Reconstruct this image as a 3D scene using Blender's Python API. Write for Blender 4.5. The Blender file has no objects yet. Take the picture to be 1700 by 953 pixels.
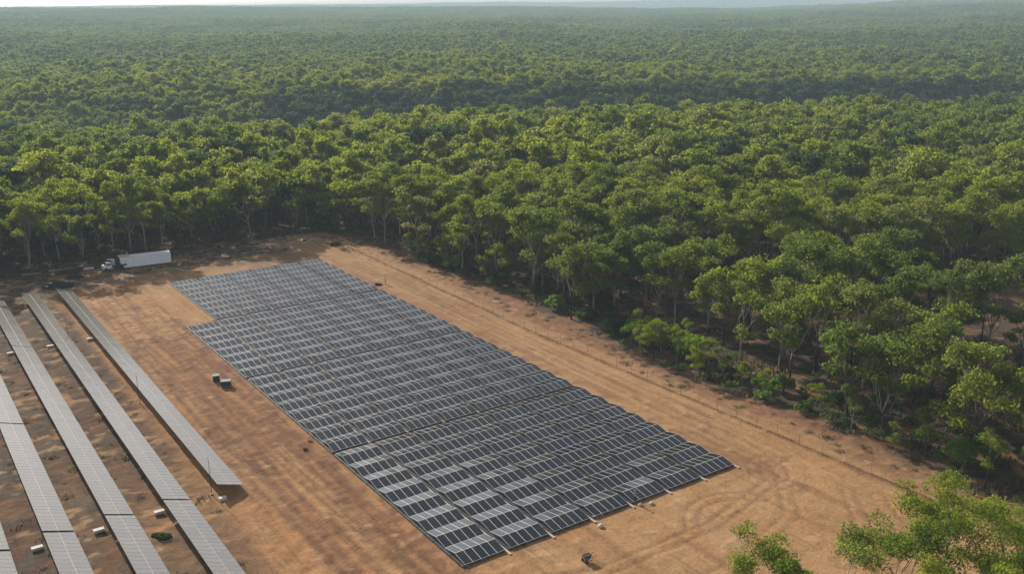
import bpy, math, random
import numpy as np
from mathutils import Vector, Matrix, Euler

SC = bpy.context.scene
COL = SC.collection
R = math.radians
# ------------------------------------------------------------------ camera
CAM_H = 61.98
PITCH, ROLL, FPX = 0.2796418, -0.0141607, 1603.89
cd = bpy.data.cameras.new("camera")
cd.sensor_width = 36.0
cd.lens = FPX / 1700 * 36
cd.clip_start = 1.0
cd.clip_end = 60000
cam = bpy.data.objects.new("camera", cd)
COL.objects.link(cam)
cam.matrix_world = Matrix.Translation((0, 0, CAM_H)) @ Matrix.Rotation(math.pi / 2 - PITCH, 4, 'X') @ Matrix.Rotation(ROLL, 4, 'Z')
SC.camera = cam
# ------------------------------------------------------------------ sky, sun
SUN_AZ = (-0.60, 0.80)
SUN_EL = R(28)
SKY_STRENGTH = 0.115
SUN_STRENGTH = 4.6
EXPOSURE = 0.40
w = bpy.data.worlds.new("World")
SC.world = w
w.use_nodes = True
nt = w.node_tree
bg = nt.nodes["Background"]
sky = nt.nodes.new("ShaderNodeTexSky")
sky.sky_type = 'NISHITA'
sky.sun_disc = False
sky.sun_elevation = SUN_EL
sky.sun_rotation = math.atan2(SUN_AZ[0], SUN_AZ[1])
sky.air_density = 1.0
sky.dust_density = 1.6
sky.ozone_density = 1.0
hs_ = nt.nodes.new("ShaderNodeHueSaturation"); hs_.inputs["Saturation"].default_value = 0.42
nt.links.new(sky.outputs[0], hs_.inputs["Color"]); nt.links.new(hs_.outputs[0], bg.inputs[0])
bg.inputs[1].default_value = SKY_STRENGTH
sl = bpy.data.lights.new("sun", 'SUN')
sl.energy = SUN_STRENGTH
sl.angle = R(0.6)
sl.color = (1.0, 0.93, 0.82)
sun = bpy.data.objects.new("sun", sl)
COL.objects.link(sun)
sdir = Vector((SUN_AZ[0] * math.cos(SUN_EL), SUN_AZ[1] * math.cos(SUN_EL), math.sin(SUN_EL)))
sun.rotation_euler = (-sdir).to_track_quat('-Z', 'Y').to_euler()
sun.location = (0, 0, 200)
SC.view_settings.view_transform = 'Standard'
SC.view_settings.look = 'None'
SC.view_settings.exposure = EXPOSURE
SC.view_settings.gamma = 1.0
SC.cycles.max_bounces = 6
SC.cycles.diffuse_bounces = 3
SC.cycles.glossy_bounces = 2
SC.cycles.transmission_bounces = 2
SC.cycles.volume_bounces = 1
SC.cycles.transparent_max_bounces = 4
HAZE_DENSITY = 0.00019

# ------------------------------------------------------------------ frames
TH = 0.591306                        # heading of the solar field
OX, OY = -87.404, 219.818            # its far left corner
CT, ST = math.cos(TH), math.sin(TH)
def W(a, b, z=0.0):                  # field frame: a across, b towards the near end
    return Vector((OX + a * CT + b * ST, OY + a * ST - b * CT, z))
def AB(x, y):
    dx, dy = x - OX, y - OY
    return dx * CT + dy * ST, dx * ST - dy * CT

# ------------------------------------------------------------------ noise
def _hash(ix, iy, seed):
    h = (ix.astype(np.int64) * 374761393 + iy.astype(np.int64) * 668265263 + seed * 974634777) & 0x7fffffff
    h = (h ^ (h >> 13)) * 1274126177 & 0x7fffffff
    return ((h ^ (h >> 16)) & 0xffff) / 65535.0
def vnoise(x, y, seed=0):
    ix, iy = np.floor(x), np.floor(y)
    fx, fy = x - ix, y - iy
    fx = fx * fx * (3 - 2 * fx); fy = fy * fy * (3 - 2 * fy)
    a = _hash(ix, iy, seed); b = _hash(ix + 1, iy, seed)
    c = _hash(ix, iy + 1, seed); d = _hash(ix + 1, iy + 1, seed)
    return (a * (1 - fx) + b * fx) * (1 - fy) + (c * (1 - fx) + d * fx) * fy
def fbm(x, y, seed=0, o=4):
    s = 0; t = 0; k = 1.0
    for i in range(o):
        s = s + k * vnoise(x * 2 ** i + 17.3 * i, y * 2 ** i - 9.1 * i, seed + i); t += k; k *= 0.55
    return s / t
def sstep(e0, e1, x):
    t = np.clip((x - e0) / (e1 - e0), 0, 1)
    return t * t * (3 - 2 * t)

# ------------------------------------------------------------------ terrain
CLEARED = [(-260, 120), (-200, 175), (-135, 222), (-125, 228), (-114, 236), (-102, 247), (-89, 255), (-75, 264.5), (-63, 275.5), (-52, 274),
           (-42, 265), (-23, 239.5), (0, 207), (15, 182), (27, 159), (39.5, 145), (50, 132), (57.5, 119.5), (66, 109), (72, 100),
           (58, 88), (40, 86), (20, 74), (0, 66), (-40, 62), (-120, 60), (-260, 60)]
def seg_dist(x, y, poly, closed=False):
    d = np.full(np.shape(x), 1e9)
    n = len(poly)
    for i in range(n if closed else n - 1):
        (x0, y0), (x1, y1) = poly[i], poly[(i + 1) % n]
        ex, ey = x1 - x0, y1 - y0
        t = np.clip(((x - x0) * ex + (y - y0) * ey) / (ex * ex + ey * ey), 0, 1)
        d = np.minimum(d, np.hypot(x - x0 - t * ex, y - y0 - t * ey))
    return d
def inside(x, y, poly):
    r = np.zeros(np.shape(x), bool)
    n = len(poly); j = n - 1
    for i in range(n):
        xi, yi = poly[i]; xj, yj = poly[j]
        c = ((yi > y) != (yj > y)) & (x < (xj - xi) * (y - yi) / ((yj - yi) or 1e-9) + xi)
        r ^= c; j = i
    return r
def clear_sd(x, y):                  # >0 inside the clearing
    d = seg_dist(x, y, CLEARED, True)
    return np.where(inside(x, y, CLEARED), d, -d)

def terrain(x, y):
    x = np.asarray(x, float); y = np.asarray(y, float)
    D = np.hypot(x, y); az = np.arctan2(x, np.maximum(y, 1.0))
    e4 = np.interp(az, [-0.9, -0.49, -0.2, 0.0, 0.13, 0.25, 0.38, 0.49, 0.9], [84, 76, 60, 52, 34, 36, 50, 60, 64])
    h = e4 * sstep(500, 4200, D)
    h = h * (1 - 0.55 * sstep(4300, 6200, D)) + 88 * sstep(6200, 9500, D) - 120 * sstep(10000, 13500, D)
    amp = sstep(330, 1500, D)
    h = h + amp * 26 * (fbm(x / 520, y / 420, 5, 3) - 0.5) + amp * 5 * (vnoise(x / 150, y / 120, 9) - 0.5)
    vl = y - (560 - 0.12 * x + 40 * np.sin(x / 170.0))
    h = h - 24 * np.exp(-(vl / 62.0) ** 2) * sstep(-420, -120, x)
    vl2 = y - (470 + 0.25 * (x + 160))
    h = h - 14 * np.exp(-(vl2 / 45.0) ** 2) * (1 - sstep(-110, -40, x))
    return np.where(y < -50, 0 * h, h) * sstep(-200, 100, y)

RUTS = []
def build_ground():
    def axis(a, b, st, lo, hi, g):
        core = list(np.arange(a, b, st)); s = st; v = a; left = []
        while v > lo:
            s *= g; v -= s; left.append(v)
        s = st; v = core[-1]; right = []
        while v < hi:
            s *= g; v += s; right.append(v)
        return np.array(left[::-1] + core + right)
    xs = axis(-128, 82, 0.42, -14000, 14000, 1.09)
    ys = axis(66, 282, 0.42, -2500, 14000, 1.055)
    X, Y = np.meshgrid(xs, ys)
    nx, ny = len(xs), len(ys)
    Z = terrain(X, Y)
    a, b = AB(X, Y)
    near = (X > -132) & (X < 86) & (Y > 62) & (Y < 286)
    sd = clear_sd(X, Y)
    n1 = fbm(X / 9, Y / 9, 1, 4); n2 = fbm(X / 2.4, Y / 2.4, 2, 3); n3 = fbm(X / 0.9, Y / 0.9, 3, 2)
    stre = fbm(a / 0.85, b / 16, 4, 3); stre2 = fbm(a / 3.2, b / 30, 6, 3)
    tan = np.array([0.345, 0.197, 0.090]); orange = np.array([0.292, 0.138, 0.055]); brown = np.array([0.112, 0.058, 0.031])
    red = np.array([0.158, 0.074, 0.044]); grass = np.array([0.082, 0.062, 0.044]); floor = np.array([0.108, 0.068, 0.045]); pale = np.array([0.40, 0.26, 0.145])
    def mix(c, k, t):
        t = np.clip(t, 0, 1)[..., None]
        return c * (1 - t) + k * t
    c = np.broadcast_to(tan, X.shape + (3,)).copy()
    # corridor right of the array: pale graded earth with streaks
    c = mix(c, orange, 0.25 * sstep(0.48, 0.72, n1) + 0.35 * sstep(0.48, 0.66, stre2))
    c = mix(c, brown, 0.36 * sstep(0.53, 0.66, stre) * sstep(0.36, 0.56, n1 * 0.4 + stre2 * 0.6))
    c = mix(c, pale, 0.30 * sstep(0.55, 0.7, fbm(a / 1.3, b / 22, 14, 3)))
    # strip left of the array: churned orange
    lk = sstep(-22, -13, a) * (1 - sstep(-1, 2, a)) * sstep(-30, 0, b)
    c = mix(c, orange, lk * (0.30 + 0.55 * sstep(0.42, 0.60, stre2 * .6 + n2 * .4)))
    c = mix(c, brown, lk * 0.50 * sstep(0.51, 0.62, stre * 0.8 + n2 * 0.2))
    nearedge = np.exp(-((a + 1.6) / 2.2) ** 2) * (b > 30) * (b < 150)
    c = mix(c, red, nearedge * sstep(0.38, 0.6, n2) * 0.8)
    redge = np.exp(-((a - 45.2) / 1.8) ** 2) * (b > -4) * (b < 150)
    c = mix(c, red * 1.15, redge * sstep(0.4, 0.62, n2) * 0.7)
    # under and between the tables: brown, littered with dry grass, with pale scrapes
    tk = (1 - sstep(-20.5, -17.5, a)) * sstep(-60, -20, b)
    c = mix(c, brown * np.array([1.0, .98, 1.02]), tk * (0.80 + 0.28 * sstep(0.35, 0.6, n1)))
    c = mix(c, brown * 0.72, tk * sstep(0.42, 0.58, n2) * (0.5 + 0.4 * sstep(120, 60, b)))
    c = mix(c, grass, tk * sstep(0.46, 0.62, n1 * 0.5 + n2 * 0.5) * sstep(-15, -34, a + 0 * b) * 1.0)
    c = mix(c, grass * 0.9, tk * sstep(0.50, 0.66, fbm(X / 3.2, Y / 3.2, 21, 4)) * 0.6)
    c = mix(c, tan, tk * sstep(0.62, 0.70, fbm(a / 3.5, b / 2.0, 22, 4)) * 0.75)
    c = mix(c, tan, tk * sstep(80, 120, b) * sstep(-42, -20, a) * 0.30)
    # grassy far end
    fk = (1 - sstep(-16, 2, b + 7 * (n1 - 0.5) - 6 * sstep(20, 40, a))) * (1 - sstep(40, 47, a))
    c = mix(c, grass, fk * (0.55 + 0.45 * sstep(0.4, 0.55, n2)))
    c = mix(c, tan * 0.85, fk * sstep(0.56, 0.66, fbm(X / 4, Y / 2.2, 31, 3)) * 0.8)
    # beyond the fence: red, littered verge
    fa = np.interp(b, [-17, 85, 165], [56.58, 55.0, 57.4])
    vk = sstep(1.5, 5.0, a - fa - 3 * (n1 - 0.5)) * (b > -60)
    c = mix(c, red * 1.1, vk * (0.35 + 0.55 * sstep(0.4, 0.6, n2)))
    # windrow beside the fence is darker
    wl = np.exp(-((a - fa) / 0.33) ** 2) * (b > -22) * (b < 168) * (0.55 + 0.6 * sstep(0.3, 0.6, n2))
    c = mix(c, red * 0.52, wl * 0.95)
    # forest floor
    ff = 1 - sstep(-3.5, 2.0, sd + 5 * (n2 - 0.5) + 3 * (n3 - .5))
    c = mix(c, floor, ff)
    c = mix(c, grass * 0.7, ff * sstep(0.42, 0.6, n1))
    c = mix(c, orange * 0.8, ff * sstep(0.60, 0.70, n2) * 0.8)
    # ruts: wheel tracks of a loader
    rut = np.zeros_like(X)
    for pts in RUTS:
        xs_ = [p[0] for p in pts]; ys_ = [p[1] for p in pts]
        m = (X > min(xs_) - 3) & (X < max(xs_) + 3) & (Y > min(ys_) - 3) & (Y < max(ys_) + 3)
        if not m.any(): continue
        d = seg_dist(X[m], Y[m], pts)
        rut[m] = np.maximum(rut[m], np.exp(-((d - 0.85) / 0.30) ** 2))
    rut *= near * (0.6 + 0.4 * sstep(0.35, 0.55, n2))
    c = mix(c, red * 0.75, rut * np.where(a < 0, 0.8, 0.42))
    kk = np.clip(lk + tk + vk + ff, 0, 1); c *= (1 + (0.18 + .3 * kk) * (n3 - .5))[..., None] * (1 + (0.12 + .25 * kk) * (n2 - .5))[..., None]
    # a few white-ish stones and scraps of bare pale earth
    c = mix(c, pale, near * sstep(0.74, 0.8, n2) * 0.6 * (sd > 2))
    # relief
    rough = near * (1 + 0.9 * lk + 0.8 * tk) * ((n2 - 0.5) * 0.20 + (n3 - 0.5) * 0.10 + (stre - .5) * 0.10 + 0.25 * (n1 - .5))
    flat = 1 - ((a > -1) & (a < 45) & (b > -2) & (b < 149)) * 0.75
    Z = Z + rough * flat - rut * 0.10
    Z = Z + wl * 0.26 * near
    V = np.stack([X, Y, Z], -1).reshape(-1, 3)
    i = np.arange(ny - 1)[:, None] * nx + np.arange(nx - 1)[None, :]
    F = np.stack([i, i + 1, i + nx + 1, i + nx], -1).reshape(-1, 4)
    me = mesh_np("ground", V, F)
    at = me.color_attributes.new("soil", 'FLOAT_COLOR', 'POINT')
    cc = np.ones((V.shape[0], 4), np.float32); cc[:, :3] = c.reshape(-1, 3); cc[:, 3] = (near * sstep(0, 3, sd)).ravel()
    at.data.foreach_set("color", cc.ravel())
    me.polygons.foreach_set("use_smooth", np.ones(len(me.polygons), bool))
    o = bpy.data.objects.new("ground", me); COL.objects.link(o)
    me.materials.append(M_ground)
    o["kind"] = "structure"
    return o

# ------------------------------------------------------------------ mesh helpers
def mesh_np(name, V, F, mats=None, midx=None):
    me = bpy.data.meshes.new(name)
    V = np.asarray(V, np.float32); F = np.asarray(F, np.int32)
    me.vertices.add(len(V)); me.vertices.foreach_set("co", V.ravel())
    n = F.shape[1]
    me.loops.add(F.size); me.loops.foreach_set("vertex_index", F.ravel())
    me.polygons.add(len(F))
    me.polygons.foreach_set("loop_start", np.arange(0, F.size, n, dtype=np.int32))
    me.polygons.foreach_set("loop_total", np.full(len(F), n, np.int32))
    if mats:
        for m in mats: me.materials.append(m)
    if midx is not None: me.polygons.foreach_set("material_index", np.asarray(midx, np.int32))
    me.update(calc_edges=True)
    return me

class MB:
    """collects boxes, tubes and quads of one part"""
    def __init__(s): s.v = []; s.f = []; s.m = []
    def add(s, v, f, m=0):
        k = len(s.v); s.v += [tuple(p) for p in v]; s.f += [tuple(i + k for i in q) for q in f]; s.m += [m] * len(f)
    def box(s, x0, x1, y0, y1, z0, z1, m=0, mat=None):
        v = [Vector((x, y, z)) for z in (z0, z1) for y in (y0, y1) for x in (x0, x1)]
        if mat is not None: v = [mat @ p for p in v]
        s.add(v, [(0, 2, 3, 1), (4, 5, 7, 6), (0, 1, 5, 4), (2, 6, 7, 3), (0, 4, 6, 2), (1, 3, 7, 5)], m)
    def tube(s, pts, rad, n=6, m=0, cap=True):
        pts = [Vector(p) for p in pts]
        if not hasattr(rad, '__len__'): rad = [rad] * len(pts)
        k = len(s.v); 
        for i, p in enumerate(pts):
            d = (pts[min(i + 1, len(pts) - 1)] - pts[max(i - 1, 0)])
            d = d.normalized() if d.length > 1e-9 else Vector((0, 0, 1))
            u = d.orthogonal().normalized() if abs(d.z) > 0.99 else d.cross(Vector((0, 0, 1))).normalized()
            w_ = d.cross(u)
            for j in range(n):
                t = 2 * math.pi * j / n
                s.v.append(tuple(p + (u * math.cos(t) + w_ * math.sin(t)) * rad[i]))
        for i in range(len(pts) - 1):
            for j in range(n):
                a = k + i * n + j; b = k + i * n + (j + 1) % n
                s.f.append((a, b, b + n, a + n)); s.m.append(m)
        if cap:
            s.f.append(tuple(k + j for j in reversed(range(n)))); s.m.append(m)
            e = k + (len(pts) - 1) * n
            s.f.append(tuple(e + j for j in range(n))); s.m.append(m)
    def mesh(s, name, mats, smooth=False):
        me = bpy.data.meshes.new(name)
        me.from_pydata(s.v, [], s.f)
        for m in (mats if isinstance(mats, (list, tuple)) else [mats]): me.materials.append(m)
        me.polygons.foreach_set("material_index", s.m)
        if smooth: me.polygons.foreach_set("use_smooth", np.ones(len(me.polygons), bool))
        me.update()
        return me
def link(name, me, parent=None, mw=None):
    o = bpy.data.objects.new(name, me); COL.objects.link(o)
    if parent is not None: o.parent = parent
    if mw is not None: o.matrix_local = mw
    return o
def thing(name, label, cat, loc=(0, 0, 0), rz=0, group=None, me=None):
    o = link(name, me); o.location = loc; o.rotation_euler = (0, 0, rz)
    o["label"] = label; o["category"] = cat
    if group: o["group"] = group
    return o

# ------------------------------------------------------------------ materials
def newmat(name):
    m = bpy.data.materials.new(name); m.use_nodes = True
    return m, m.node_tree, m.node_tree.nodes["Principled BSDF"]
def nd(t, k, **kw):
    n = t.nodes.new(k)
    for a, b in kw.items(): setattr(n, a, b)
    return n
def simple(name, col, rough=0.7, metal=0.0, var=0.12, scale=3.0, bump=0.0):
    m, t, p = newmat(name)
    tc = nd(t, "ShaderNodeTexCoord"); nz = nd(t, "ShaderNodeTexNoise")
    nz.inputs["Scale"].default_value = scale; nz.inputs["Detail"].default_value = 5
    t.links.new(tc.outputs["Object"], nz.inputs["Vector"])
    mr = nd(t, "ShaderNodeMapRange"); mr.inputs[1].default_value = 0.3; mr.inputs[2].default_value = 0.7
    mr.inputs[3].default_value = 1 - var; mr.inputs[4].default_value = 1 + var
    t.links.new(nz.outputs["Fac"], mr.inputs[0])
    mx = nd(t, "ShaderNodeMix", data_type='RGBA', blend_type='MULTIPLY'); mx.inputs[0].default_value = 1
    mx.inputs[6].default_value = (*col, 1); t.links.new(mr.outputs[0], mx.inputs[7])
    t.links.new(mx.outputs[2], p.inputs["Base Color"])
    p.inputs["Roughness"].default_value = rough; p.inputs["Metallic"].default_value = metal
    if bump:
        bp = nd(t, "ShaderNodeBump"); bp.inputs["Strength"].default_value = bump; bp.inputs["Distance"].default_value = 0.05
        t.links.new(nz.outputs["Fac"], bp.inputs["Height"]); t.links.new(bp.outputs[0], p.inputs["Normal"])
    return m

def make_ground_mat():
    m, t, p = newmat("soil")
    at = nd(t, "ShaderNodeAttribute", attribute_name="soil")
    tc = nd(t, "ShaderNodeTexCoord")
    nz = nd(t, "ShaderNodeTexNoise"); nz.inputs["Scale"].default_value = 1.7; nz.inputs["Detail"].default_value = 8; nz.inputs["Roughness"].default_value = 0.68
    t.links.new(tc.outputs["Object"], nz.inputs["Vector"])
    mr = nd(t, "ShaderNodeMapRange"); mr.inputs[1].default_value = 0.3; mr.inputs[2].default_value = 0.7; mr.inputs[3].default_value = 0.80; mr.inputs[4].default_value = 1.18
    t.links.new(nz.outputs["Fac"], mr.inputs[0])
    mx = nd(t, "ShaderNodeMix", data_type='RGBA', blend_type='MULTIPLY'); mx.inputs[0].default_value = 1
    t.links.new(at.outputs["Color"], mx.inputs[6]); t.links.new(mr.outputs[0], mx.inputs[7])
    # fine wheel-drawn streaks along the field and scattered stones, on the cleared soil only
    mp = nd(t, "ShaderNodeMapping"); mp.inputs["Rotation"].default_value = (0, 0, -TH); mp.inputs["Scale"].default_value = (2.2, 0.15, 1)
    mpp = nd(t, "ShaderNodeMapping", vector_type='POINT'); mpp.inputs["Rotation"].default_value = (0, 0, -TH)
    mp.inputs["Rotation"].default_value = (0, 0, 0)
    t.links.new(tc.outputs["Object"], mpp.inputs["Vector"]); t.links.new(mpp.outputs[0], mp.inputs["Vector"])
    ns = nd(t, "ShaderNodeTexNoise"); ns.inputs["Scale"].default_value = 1.0; ns.inputs["Detail"].default_value = 5; ns.inputs["Distortion"].default_value = 0.25
    t.links.new(mp.outputs[0], ns.inputs["Vector"])
    ms = nd(t, "ShaderNodeMapRange"); ms.inputs[1].default_value = 0.50; ms.inputs[2].default_value = 0.66; ms.inputs[3].default_value = 1.04; ms.inputs[4].default_value = 0.76
    t.links.new(ns.outputs["Fac"], ms.inputs[0])
    vo = nd(t, "ShaderNodeTexVoronoi"); vo.inputs["Scale"].default_value = 1.5; t.links.new(tc.outputs["Object"], vo.inputs["Vector"])
    vs = nd(t, "ShaderNodeMapRange"); vs.inputs[1].default_value = 0.06; vs.inputs[2].default_value = 0.11; vs.inputs[3].default_value = 0.55; vs.inputs[4].default_value = 1.0
    t.links.new(vo.outputs["Distance"], vs.inputs[0])
    ml = nd(t, "ShaderNodeMath", operation='MULTIPLY'); t.links.new(ms.outputs[0], ml.inputs[0]); t.links.new(vs.outputs[0], ml.inputs[1])
    m9 = nd(t, "ShaderNodeMix", data_type='RGBA', blend_type='MULTIPLY'); ng = nd(t, "ShaderNodeTexNoise"); ng.inputs["Scale"].default_value = 0.09; ng.inputs["Detail"].default_value = 3; t.links.new(tc.outputs["Object"], ng.inputs["Vector"])
    gg = nd(t, "ShaderNodeMapRange"); gg.inputs[1].default_value = 0.38; gg.inputs[2].default_value = 0.6; t.links.new(ng.outputs["Fac"], gg.inputs[0])
    gm = nd(t, "ShaderNodeMath", operation='MULTIPLY'); t.links.new(gg.outputs[0], gm.inputs[0]); t.links.new(at.outputs["Alpha"], gm.inputs[1]); t.links.new(gm.outputs[0], m9.inputs[0])
    t.links.new(mx.outputs[2], m9.inputs[6]); t.links.new(ml.outputs[0], m9.inputs[7])
    t.links.new(m9.outputs[2], p.inputs["Base Color"])
    bp = nd(t, "ShaderNodeBump"); bp.inputs["Strength"].default_value = 0.8; bp.inputs["Distance"].default_value = 0.18
    t.links.new(nz.outputs["Fac"], bp.inputs["Height"]); t.links.new(bp.outputs[0], p.inputs["Normal"])
    p.inputs["Roughness"].default_value = 0.95; p.inputs["Specular IOR Level"].default_value = 0.15
    return m
M_ground = make_ground_mat()

def make_glass(name, dust_glare, rough, tint, coat=0.0, sheen=0.0):
    m, t, p = newmat(name)
    oi = nd(t, "ShaderNodeObjectInfo")
    cr = nd(t, "ShaderNodeValToRGB")
    e = cr.color_ramp.elements
    e[0].position = 0; e[0].color = (0.005, 0.007, 0.018, 1)
    e[1].position = 1; e[1].color = (0.016, 0.011, 0.012, 1)
    for ps, c in ((0.25, (0.005, 0.008, 0.011, 1)), (0.5, (0.007, 0.009, 0.010, 1)), (0.78, (0.010, 0.010, 0.009, 1))):
        x = e.new(ps); x.color = c
    t.links.new(oi.outputs["Random"], cr.inputs[0])
    tc = nd(t, "ShaderNodeTexCoord"); nz = nd(t, "ShaderNodeTexNoise"); nz.inputs["Scale"].default_value = 2.5; nz.inputs["Detail"].default_value = 4
    t.links.new(tc.outputs["Object"], nz.inputs["Vector"])
    mr = nd(t, "ShaderNodeMapRange"); mr.inputs[1].default_value = 0.3; mr.inputs[2].default_value = 0.75; mr.inputs[3].default_value = dust_glare * 0.6; mr.inputs[4].default_value = dust_glare * 1.5
    t.links.new(nz.outputs["Fac"], mr.inputs[0])
    mx = nd(t, "ShaderNodeMix", data_type='RGBA'); mx.inputs[7].default_value = (*tint, 1)
    wn = nd(t, "ShaderNodeTexWhiteNoise", noise_dimensions='1D'); t.links.new(oi.outputs["Random"], wn.inputs["W"])
    vm = nd(t, "ShaderNodeMapRange"); vm.inputs[3].default_value = 0.9; vm.inputs[4].default_value = 1.1; t.links.new(wn.outputs["Value"], vm.inputs[0])
    mm = nd(t, "ShaderNodeMath", operation='MULTIPLY'); t.links.new(mr.outputs[0], mm.inputs[0]); t.links.new(vm.outputs[0], mm.inputs[1])
    t.links.new(mm.outputs[0], mx.inputs[0]); t.links.new(cr.outputs[0], mx.inputs[6])
    t.links.new(mx.outputs[2], p.inputs["Base Color"])
    p.inputs["Roughness"].default_value = rough; p.inputs["IOR"].default_value = 1.5
    p.inputs["Coat Weight"].default_value = coat; p.inputs["Coat Roughness"].default_value = rough; p.inputs["Coat IOR"].default_value = 1.5
    p.inputs["Sheen Weight"].default_value = sheen; p.inputs["Sheen Roughness"].default_value = 0.35; p.inputs["Sheen Tint"].default_value = (1, 0.97, 0.93, 1)
    return m
M_glass = make_glass("new_module_glass", 0.006, 0.12, (0.36, 0.33, 0.29), 0.08)
M_glass_old = make_glass("dusty_sky_glare_glass", 0.36, 0.26, (0.44, 0.375, 0.33), 0.5)  # pale base colour mixes dust with painted sky reflection
M_frame = simple("aluminium_frame", (0.68, 0.68, 0.68), 0.5, 0.12, 0.06, 1.0)
M_frame_old = simple("dusty_aluminium_frame", (0.25, 0.225, 0.205), 0.6, 0.1, 0.06, 1.0)
M_seam = simple("dusty_seam_rail", (0.42, 0.38, 0.35), 0.7, 0.1)
M_steel = simple("galvanised_steel", (0.36, 0.37, 0.38), 0.5, 0.7, 0.1)
M_fence = simple("dusty_fence_wire", (0.24, 0.16, 0.11), 0.7, 0.2, 0.1)
M_dark = simple("dark_steel", (0.035, 0.04, 0.048), 0.5, 0.2, 0.2)
M_conc = simple("dusty_concrete", (0.40, 0.31, 0.24), 0.9, 0, 0.15, 2.0, 0.3)
M_white = simple("white_paint", (0.74, 0.74, 0.75), 0.5, 0, 0.06)
M_whiteslab = simple("white_slab", (0.58, 0.52, 0.47), 0.8, 0, 0.08)
M_rust = simple("dust_stain", (0.50, 0.37, 0.32), 0.85, 0, 0.12, 1.2)
M_cont = simple("container_paint", (0.82, 0.82, 0.83), 0.55, 0, 0.07, 0.8)
M_blue = simple("dark_blue_paint", (0.02, 0.035, 0.07), 0.4, 0, 0.15)
M_black = simple("black_rubber", (0.018, 0.017, 0.016), 0.8, 0, 0.2)
M_green = simple("dark_green_plastic", (0.02, 0.045, 0.045), 0.5, 0, 0.2)
M_grey = simple("grey_cover", (0.15, 0.16, 0.16), 0.7, 0, 0.12, 4)
M_win = simple("window_glass", (0.02, 0.025, 0.03), 0.1, 0, 0.05)
M_wood = simple("weathered_log", (0.24, 0.19, 0.155), 0.9, 0, 0.3, 2.5, 0.4)
M_heap = simple("heaped_soil", (0.30, 0.19, 0.12), 0.95, 0, 0.25, 1.5, 0.5)
M_brush = simple("dead_branches", (0.05, 0.037, 0.030), 0.95, 0, 0.35, 3)
M_skin = simple("skin", (0.30, 0.17, 0.11), 0.6, 0, 0.05)
M_shirt = simple("grey_shirt", (0.30, 0.28, 0.29), 0.9, 0, 0.1, 6)
M_sand = simple("sand_coloured_clothes", (0.42, 0.32, 0.23), 0.9, 0, 0.1, 6)
M_trous = simple("dark_trousers", (0.05, 0.028, 0.025), 0.9, 0, 0.15, 6)
M_darkhat = simple("dark_hat", (0.03, 0.022, 0.015), 0.9, 0, 0.1)

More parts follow.
